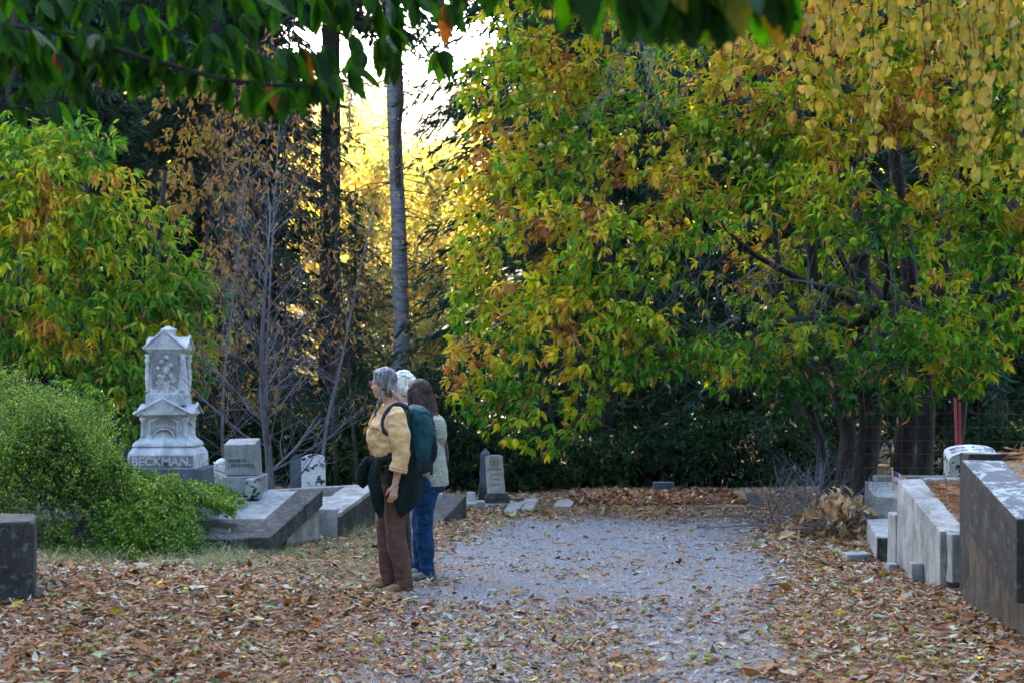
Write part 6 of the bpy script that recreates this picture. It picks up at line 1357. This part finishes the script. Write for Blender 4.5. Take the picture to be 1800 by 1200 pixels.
def backpack():
    Y = 12.57; k = Y/3000; ax = (705-900)*k
    T = thing('backpack', 'teal and black day pack on the back of the tan-shirted walker', 'backpack', (ax, Y, .004)); T.rotation_euler = (0, 0, R(193)); T.scale = (.93, .96, 1)
    teal = clothmat('teal_nylon', (.004, .058, .068), .4, 10, .55, 400, 0); blk = clothmat('black_mesh', (.008, .012, .016), .3, 20, .8, 300, 0); dk = clothmat('navy_nylon', (.014, .025, .035), .3, 10, .6, 400, 0)
    g = Geo(); lofte(g, smoothn([(-.13, 0, .93, .06, .11), (-.15, 0, .99, .092, .135), (-.155, 0, 1.12, .105, .142), (-.145, 0, 1.25, .092, .135), (-.12, 0, 1.33, .070, .11), (-.095, 0, 1.365, .03, .06)], 5), 22, 2.6)
    fuse('main_bag', g, .008, teal, T, 2, (.011, 9, 6, 4))
    g = Geo(); g.ell((-.145, 0, 1.315), (.095, .125, .050), Matrix.Rotation(R(-24), 3, 'Y'), 16, 10); fuse('lid', g, .008, teal, T, 2, (.007, 12, 12, 8))
    g = Geo(); lofte(g, smoothn([(-.185, 0, .93, .055, .10), (-.215, 0, 1.0, .068, .118), (-.215, 0, 1.10, .066, .12), (-.20, 0, 1.19, .055, .11)], 4), 20, 2.6); fuse('mesh_pocket', g, .008, blk, T, 2, (.005, 14, 9, 1))
    g = Geo(); lofte(g, smoothn([(-.10, 0, .86, .05, .09), (-.14, 0, .89, .085, .13), (-.155, 0, .95, .092, .142), (-.15, 0, .99, .088, .14)], 4), 20, 2.6); fuse('lower_pouch', g, .008, dk, T, 2, (.006, 12, 9, 2))
    for sy in (-1, 1):
        g = Geo(); N = smoothn([(-.07, sy*.09, 1.30), (-.03, sy*.115, 1.365), (.05, sy*.122, 1.392), (.125, sy*.130, 1.345), (.165, sy*.150, 1.27), (.150, sy*.168, 1.19), (.05, sy*.20, 1.12), (-.07, sy*.13, 1.0)], 5)
        rs = []
        for i, p in enumerate(N):
            d = norm(N[min(i+1, len(N)-1)]-N[max(i-1, 0)]); s = norm(np.array([0, 1, 0])-d*d[1]+np.array([.25, 0, 0])*0); nn = np.cross(d, s); w = .030 if i < 22 else .012
            rs.append([p+s*w+nn*.006, p-s*w+nn*.006, p-s*w-nn*.006, p+s*w-nn*.006])
        g = Geo(); g.tube([p+np.array([.002, sy*.002, -.012]) for p in N], [.019 if 4 < i < 26 else .011 for i in range(len(N))], 8); gobj('shoulder_strap', g, dk, T)
    g = Geo()
    for (x, y, z0, z1) in ((-.05, .15, .98, .80), (-.225, .10, 1.0, .86)): g.hexa([(x-.012, y, z1), (x+.012, y, z1), (x+.012, y+.003, z1), (x-.012, y+.003, z1)], [(x-.012, y, z0), (x+.012, y, z0), (x+.012, y+.003, z0), (x-.012, y+.003, z0)])
    gobj('hanging_straps', g, dk, T, smooth=False)
    g = Geo(); g.tube([(-.245, .085, 1.20), (-.265, .105, 1.17), (-.26, .10, 1.10), (-.235, .118, 1.07)], .003, 5); g.tube([(-.19, .125, 1.22), (-.24, .128, 1.14), (-.20, .135, 1.08)], .003, 5); gobj('bungee_cord', g, teal, T)
backpack()

def walker_sweater():
    Y = 13.25; k = Y/3000; ax = (757-900)*k
    T = thing('person', 'dark-haired walker in grey-green knit hooded sweater and blue jeans', 'person', (ax, Y, .004), 'people standing on the road edge looking left'); T.rotation_euler = (0, 0, R(170))
    hip = (.02, 0, .80); kL, aL, kR, aR = (.03, .085, .44), (.005, .09, .08), (.10, -.09, .45), (.10, -.085, .08)
    shL = (.04, .170, 1.22); elL = (.0, .21, .97); wrL = (.10, .215, .82); shR = (.04, -.170, 1.22); elR = (.03, -.22, .97); wrR = (.08, -.2, .76)
    g = Geo(); lofte(g, smoothn([(.02, 0, .76, .105, .14), (.03, 0, .90, .10, .13), (.045, 0, 1.05, .11, .14), (.05, 0, 1.17, .10, .155), (.045, 0, 1.25, .07, .13), (.055, 0, 1.29, .046, .052), (.07, 0, 1.35, .044, .046)], 4))
    head_geo(g, (.095, 0, 1.445), R(-28), .96, 0); legs_geo(g, hip, kL, aL, kR, aR, -.008)
    for sh, el, wr in ((shL, elL, wrL), (shR, elR, wrR)): g.tube([sh, (np.array(sh)+el)/2, el, wr], [.045, .042, .036, .024], 12)
    hand_geo(g, wrL, np.array([.8, 0, -.6]), np.array([0, .2, 1.]), np.array([0, -1., 0]), .95, .5); hand_geo(g, wrR, np.array([.1, 0, -1]), np.array([1., 0, 0]), np.array([0, 1., 0]), .95, .5)
    for an in (aL, aR): lofte(g, [(an[0], an[1], .03, .035, .033), (an[0], an[1], .1, .037, .035)]); g.ell((an[0]+.06, an[1], .03), (.085, .033, .025))
    fuse('body', g, .0062, skin, T, 3)
    m, t, o = newmat('marled_knit'); n = noise(t, 1, 3, .7, coords(t, (90, 90, 160))); n2 = noise(t, 1, 2, .6, coords(t, (30, 30, 210)))
    c = ramp(t, n, [(.38, (.10, .13, .115)), (.5, (.28, .31, .25)), (.62, (.50, .50, .40))]); princ(t, o, c, .95, .1, n2, .7, .006); knit = m
    g = Geo(); lofte(g, smoothn([(.0, 0, .74, .128, .160), (.0, 0, .79, .136, .170), (.01, 0, .88, .134, .165), (.03, 0, 1.0, .132, .160), (.045, 0, 1.12, .132, .168), (.042, 0, 1.19, .115, .172), (.042, 0, 1.25, .085, .135), (.05, 0, 1.285, .062, .075)], 4))
    for sh, el, wr in ((shL, elL, wrL), (shR, elR, wrR)): sh = np.array(sh); g.tube([sh*np.array([1, .75, 1]), sh, sh*.55+np.array(el)*.45, el, np.array(el)*.12+np.array(wr)*.88], [.06, .066, .062, .056, .044], 14)
    s_ = fuse('sweater', g, .008, knit, T, 3, (.007, 7, 9, 21))
    g = Geo()    # cowl hood lying on the back
    lofte(g, smoothn([(-.06, 0, 1.05, .030, .05), (-.072, 0, 1.10, .048, .09), (-.062, 0, 1.18, .058, .115), (-.035, 0, 1.25, .06, .12), (-.0, 0, 1.29, .05, .10)], 4)); g.tube([(.05+.085*math.cos(t), .105*math.sin(t), 1.275+.02*math.cos(t)) for t in np.linspace(0, 2*math.pi, 26)], .030, 8, cap=False)
    fuse('hood', g, .008, knit, s_, 2, (.009, 12, 10, 31))
    g = Geo(); 
    for z in (.748, .762, .776): g.tube([(.0+.133*math.cos(t), .167*math.sin(t), z) for t in np.linspace(0, 2*math.pi, 30)], .008, 5, cap=False)
    gobj('ribbed_hem', g, knit, s_)
    den = clothmat('blue_denim', (.008, .045, .13), .5, 7, .9, 300, 0); g = Geo(); lofte(g, smoothn([(.0, 0, .72, .112, .145), (-.003, 0, .79, .128, .160), (.01, 0, .86, .125, .15)], 3)); legs_geo(g, hip, kL, (aL[0], aL[1], .05), kR, (aR[0], aR[1], .06), .006, 1.3)
    fuse('jeans', g, .008, den, T, 2, (.011, 7, 14, 41))
    g = Geo(); gs = Geo(); shoe(g, gs, (.0, .092), R(8), w=.046); shoe(g, gs, (.115, -.085), R(0), w=.046)
    for an in ((.0, .092), (.115, -.085)): lofte(g, [(an[0], an[1], .04, .05, .043), (an[0]-.005, an[1], .085, .047, .043)])
    fuse('shoes', g, .006, clothmat('grey_green_leather', (.17, .19, .16), .35, 30), T, 3); gobj('soles', gs, plain('teal_sole', (.02, .045, .055), .6), T)
    g = Geo(); lofte(g, [(-.045, .092, .055, .012, .03), (-.045, .092, .10, .012, .03)]); gobj('heel_tab', g, M['letter'], T)
    hm = hairmat('dark_brown_hair', (.060, .028, .022), (.009, .005, .005)); Rz = Matrix.Rotation(R(-28), 3, 'Z'); hc = np.array([.095, 0, 1.445]); hp = lambda x, y, z: hc+np.array(Rz @ Vector((x, y, z)))
    g = Geo(); g.ell(hp(-.014, 0, .036), (.100, .082, .088), Rz, 16, 12); g.ell(hp(.03, 0, .066), (.058, .06, .04), Rz, 12, 8)
    for y_ in np.linspace(-.075, .078, 9):
        g.tube([hp(-.02-.03*math.cos(y_*18), y_, .03), hp(-.055-.03*math.cos(y_*16), y_*1.02, -.05), hp(-.090-.02*math.cos(y_*16), y_*1.0+.01, -.13), hp(-.150-.01*math.cos(y_*30), y_*.75+.03, -.21), hp(-.195, y_*.5+.05, -.285)], [.032, .036, .034, .027, .006], 9)
    g.tube([hp(.03, .072, .04), hp(.018, .086, -.03), hp(-.01, .09, -.11), hp(-.05, .08, -.18)], [.018, .022, .024, .008], 8)
    fuse('hair', g, .0062, hm, T, 2, (.004, 38, 4, 9))
    g = Geo()
    for sy in (-1, 1): g.ell(hp(.072, sy*.031, .002), (.012, .013, .008))
    gobj('eyes', g, plain('eye', (.35, .33, .32), .2), T)
walker_sweater()
def shoulder_bag():
    Y = 13.4; T = thing('shoulder_bag', 'small dark purple spotted bag hanging at the back of the sweater wearer', 'bag', P(782, 812, Y))
    m, t, o = newmat('purple_print'); n = noise(t, 55, 3, .6, coords(t)); princ(t, o, ramp(t, n, [(.55, (.018, .012, .035)), (.68, (.18, .12, .22))], 'LINEAR'), .6, .3)
    g = Geo(); c = P(779, 792, Y); lofte(g, smoothn([(c[0], c[1], c[2]-.10, .03, .03), (c[0], c[1], c[2]-.07, .045, .05), (c[0], c[1], c[2], .042, .05), (c[0]-.006, c[1], c[2]+.08, .03, .04), (c[0]-.01, c[1], c[2]+.11, .01, .02)], 4), 16, 2.5)
    me = g.mesh('bag_body', True); mk('bag_body', me, T, m)
    g = Geo(); g.tube([c+np.array([0, 0, .09]), c+np.array([-.03, .02, .2]), c+np.array([-.10, .05, .33])], .006, 6); mk('strap', g.mesh('strap'), T, m)
shoulder_bag()
def walker_white():
    Y = 14.0; k = Y/3000; ax = (716-900)*k
    T = thing('person', 'short white-haired walker mostly hidden behind the other two', 'person', (ax, Y, .004), 'people standing on the road edge looking left'); T.rotation_euler = (0, 0, R(183))
    hip = (.02, 0, .83); kL, aL, kR, aR = (.03, .07, .46), (.0, .07, .08), (.04, -.08, .46), (.03, -.08, .08)
    shL = (.02, .165, 1.27); elL = (.0, .20, 1.02); wrL = (.04, .19, .80); shR = (.02, -.165, 1.27); elR = (.0, -.2, 1.02); wrR = (.04, -.19, .80)
    g = Geo(); lofte(g, smoothn([(.02, 0, .78, .10, .14), (.02, 0, .93, .10, .125), (.03, 0, 1.08, .11, .135), (.03, 0, 1.2, .10, .15), (.03, 0, 1.29, .07, .12), (.035, 0, 1.34, .045, .05), (.04, 0, 1.42, .045, .046)], 4))
    head_geo(g, (.05, 0, 1.505), R(-12), .97, 0); legs_geo(g, hip, kL, aL, kR, aR, -.008)
    for sh, el, wr in ((shL, elL, wrL), (shR, elR, wrR)): g.tube([sh, (np.array(sh)+el)/2, el, wr], [.045, .042, .036, .024], 12); hand_geo(g, wr, np.array([.1, 0, -1]), np.array([1., 0, 0]), np.array([0, -1. if sh[1] > 0 else 1., 0]), .95, .5)
    for an in (aL, aR): lofte(g, [(an[0], an[1], .03, .035, .033), (an[0], an[1], .1, .037, .035)]); g.ell((an[0]+.06, an[1], .03), (.085, .033, .025))
    fuse('body', g, .0065, skin, T, 3)
    lil = clothmat('pale_lilac_jacket', (.42, .40, .52), .15); g = Geo(); lofte(g, smoothn([(.02, 0, .80, .125, .155), (.02, 0, .95, .12, .145), (.03, 0, 1.1, .13, .155), (.03, 0, 1.2, .12, .168), (.025, 0, 1.29, .085, .14), (.035, 0, 1.345, .06, .066), (.04, 0, 1.375, .06, .064)], 4))
    for sh, el, wr in ((shL, elL, wrL), (shR, elR, wrR)): sh = np.array(sh); g.tube([sh*np.array([1, .75, 1]), sh, sh*.55+np.array(el)*.45, el, np.array(el)*.12+np.array(wr)*.88], [.055, .06, .057, .052, .040], 12)
    fuse('jacket', g, .009, lil, T, 3, (.006, 7, 9, 51))
    g = Geo(); lofte(g, smoothn([(.02, 0, .74, .108, .145), (.02, 0, .84, .115, .15), (.02, 0, .9, .11, .14)], 3)); legs_geo(g, hip, kL, (aL[0], aL[1], .05), kR, (aR[0], aR[1], .05), .0, 1.2); fuse('trousers', g, .009, clothmat('dark_slacks', (.03, .03, .035)), T, 3, (.005, 7, 10, 61))
    g = Geo(); gs = Geo(); shoe(g, gs, (.0, .07), 0, w=.042); shoe(g, gs, (.03, -.08), 0, w=.042); fuse('shoes', g, .007, M['letter'], T, 3); gobj('soles', gs, M['letter'], T)
    Rz = Matrix.Rotation(R(-12), 3, 'Z'); hc = np.array([.05, 0, 1.505]); hp = lambda x, y, z: hc+np.array(Rz @ Vector((x, y, z)))
    g = Geo(); g.ell(hp(-.016, 0, .040), (.104, .086, .090), Rz, 16, 12); g.ell(hp(.035, 0, .075), (.066, .066, .044), Rz, 12, 8); g.ell(hp(-.045, 0, -.01), (.062, .078, .07), Rz, 12, 8)
    for sy in (-1, 1): g.ell(hp(.0, sy*.07, .02), (.05, .022, .045), Rz, 10, 8)
    rr = np.random.default_rng(4)
    for i in range(26):
        d = runit(1, rr)[0]; d[2] = abs(d[2]); p = hp(-.014+d[0]*.1, d[1]*.082, .04+d[2]*.088); g.ell(p, (.022, .018, .012), Matrix.Rotation(rr.random()*6, 3, 'Z'), 8, 6)
    fuse('hair', g, .006, hairmat('white_hair', (.78, .77, .74), (.40, .38, .34)), T, 2, (.004, 26, 10, 12))
    g = Geo()
    for sy in (-1, 1): g.ell(hp(.072, sy*.031, .002), (.012, .013, .008))
    gobj('eyes', g, plain('eye', (.35, .33, .32), .2), T)
walker_white()

# ================================================================ air
g = Geo().box(-95, 95, -28, 262, -4, 90)
hz = g.obj('haze', None); m = bpy.data.materials.new('haze'); m.use_nodes = True; t = m.node_tree; t.nodes.clear(); o = t.nodes.new('ShaderNodeOutputMaterial')
v = t.nodes.new('ShaderNodeVolumePrincipled'); v.inputs['Color'].default_value = (1, .97, .9, 1); v.inputs['Density'].default_value = .00014; v.inputs['Anisotropy'].default_value = .5
t.links.new(v.outputs[0], o.inputs['Volume']); hz.data.materials.append(m); tag(hz, None, None, kind='stuff')
scene.cycles.volume_bounces = 0
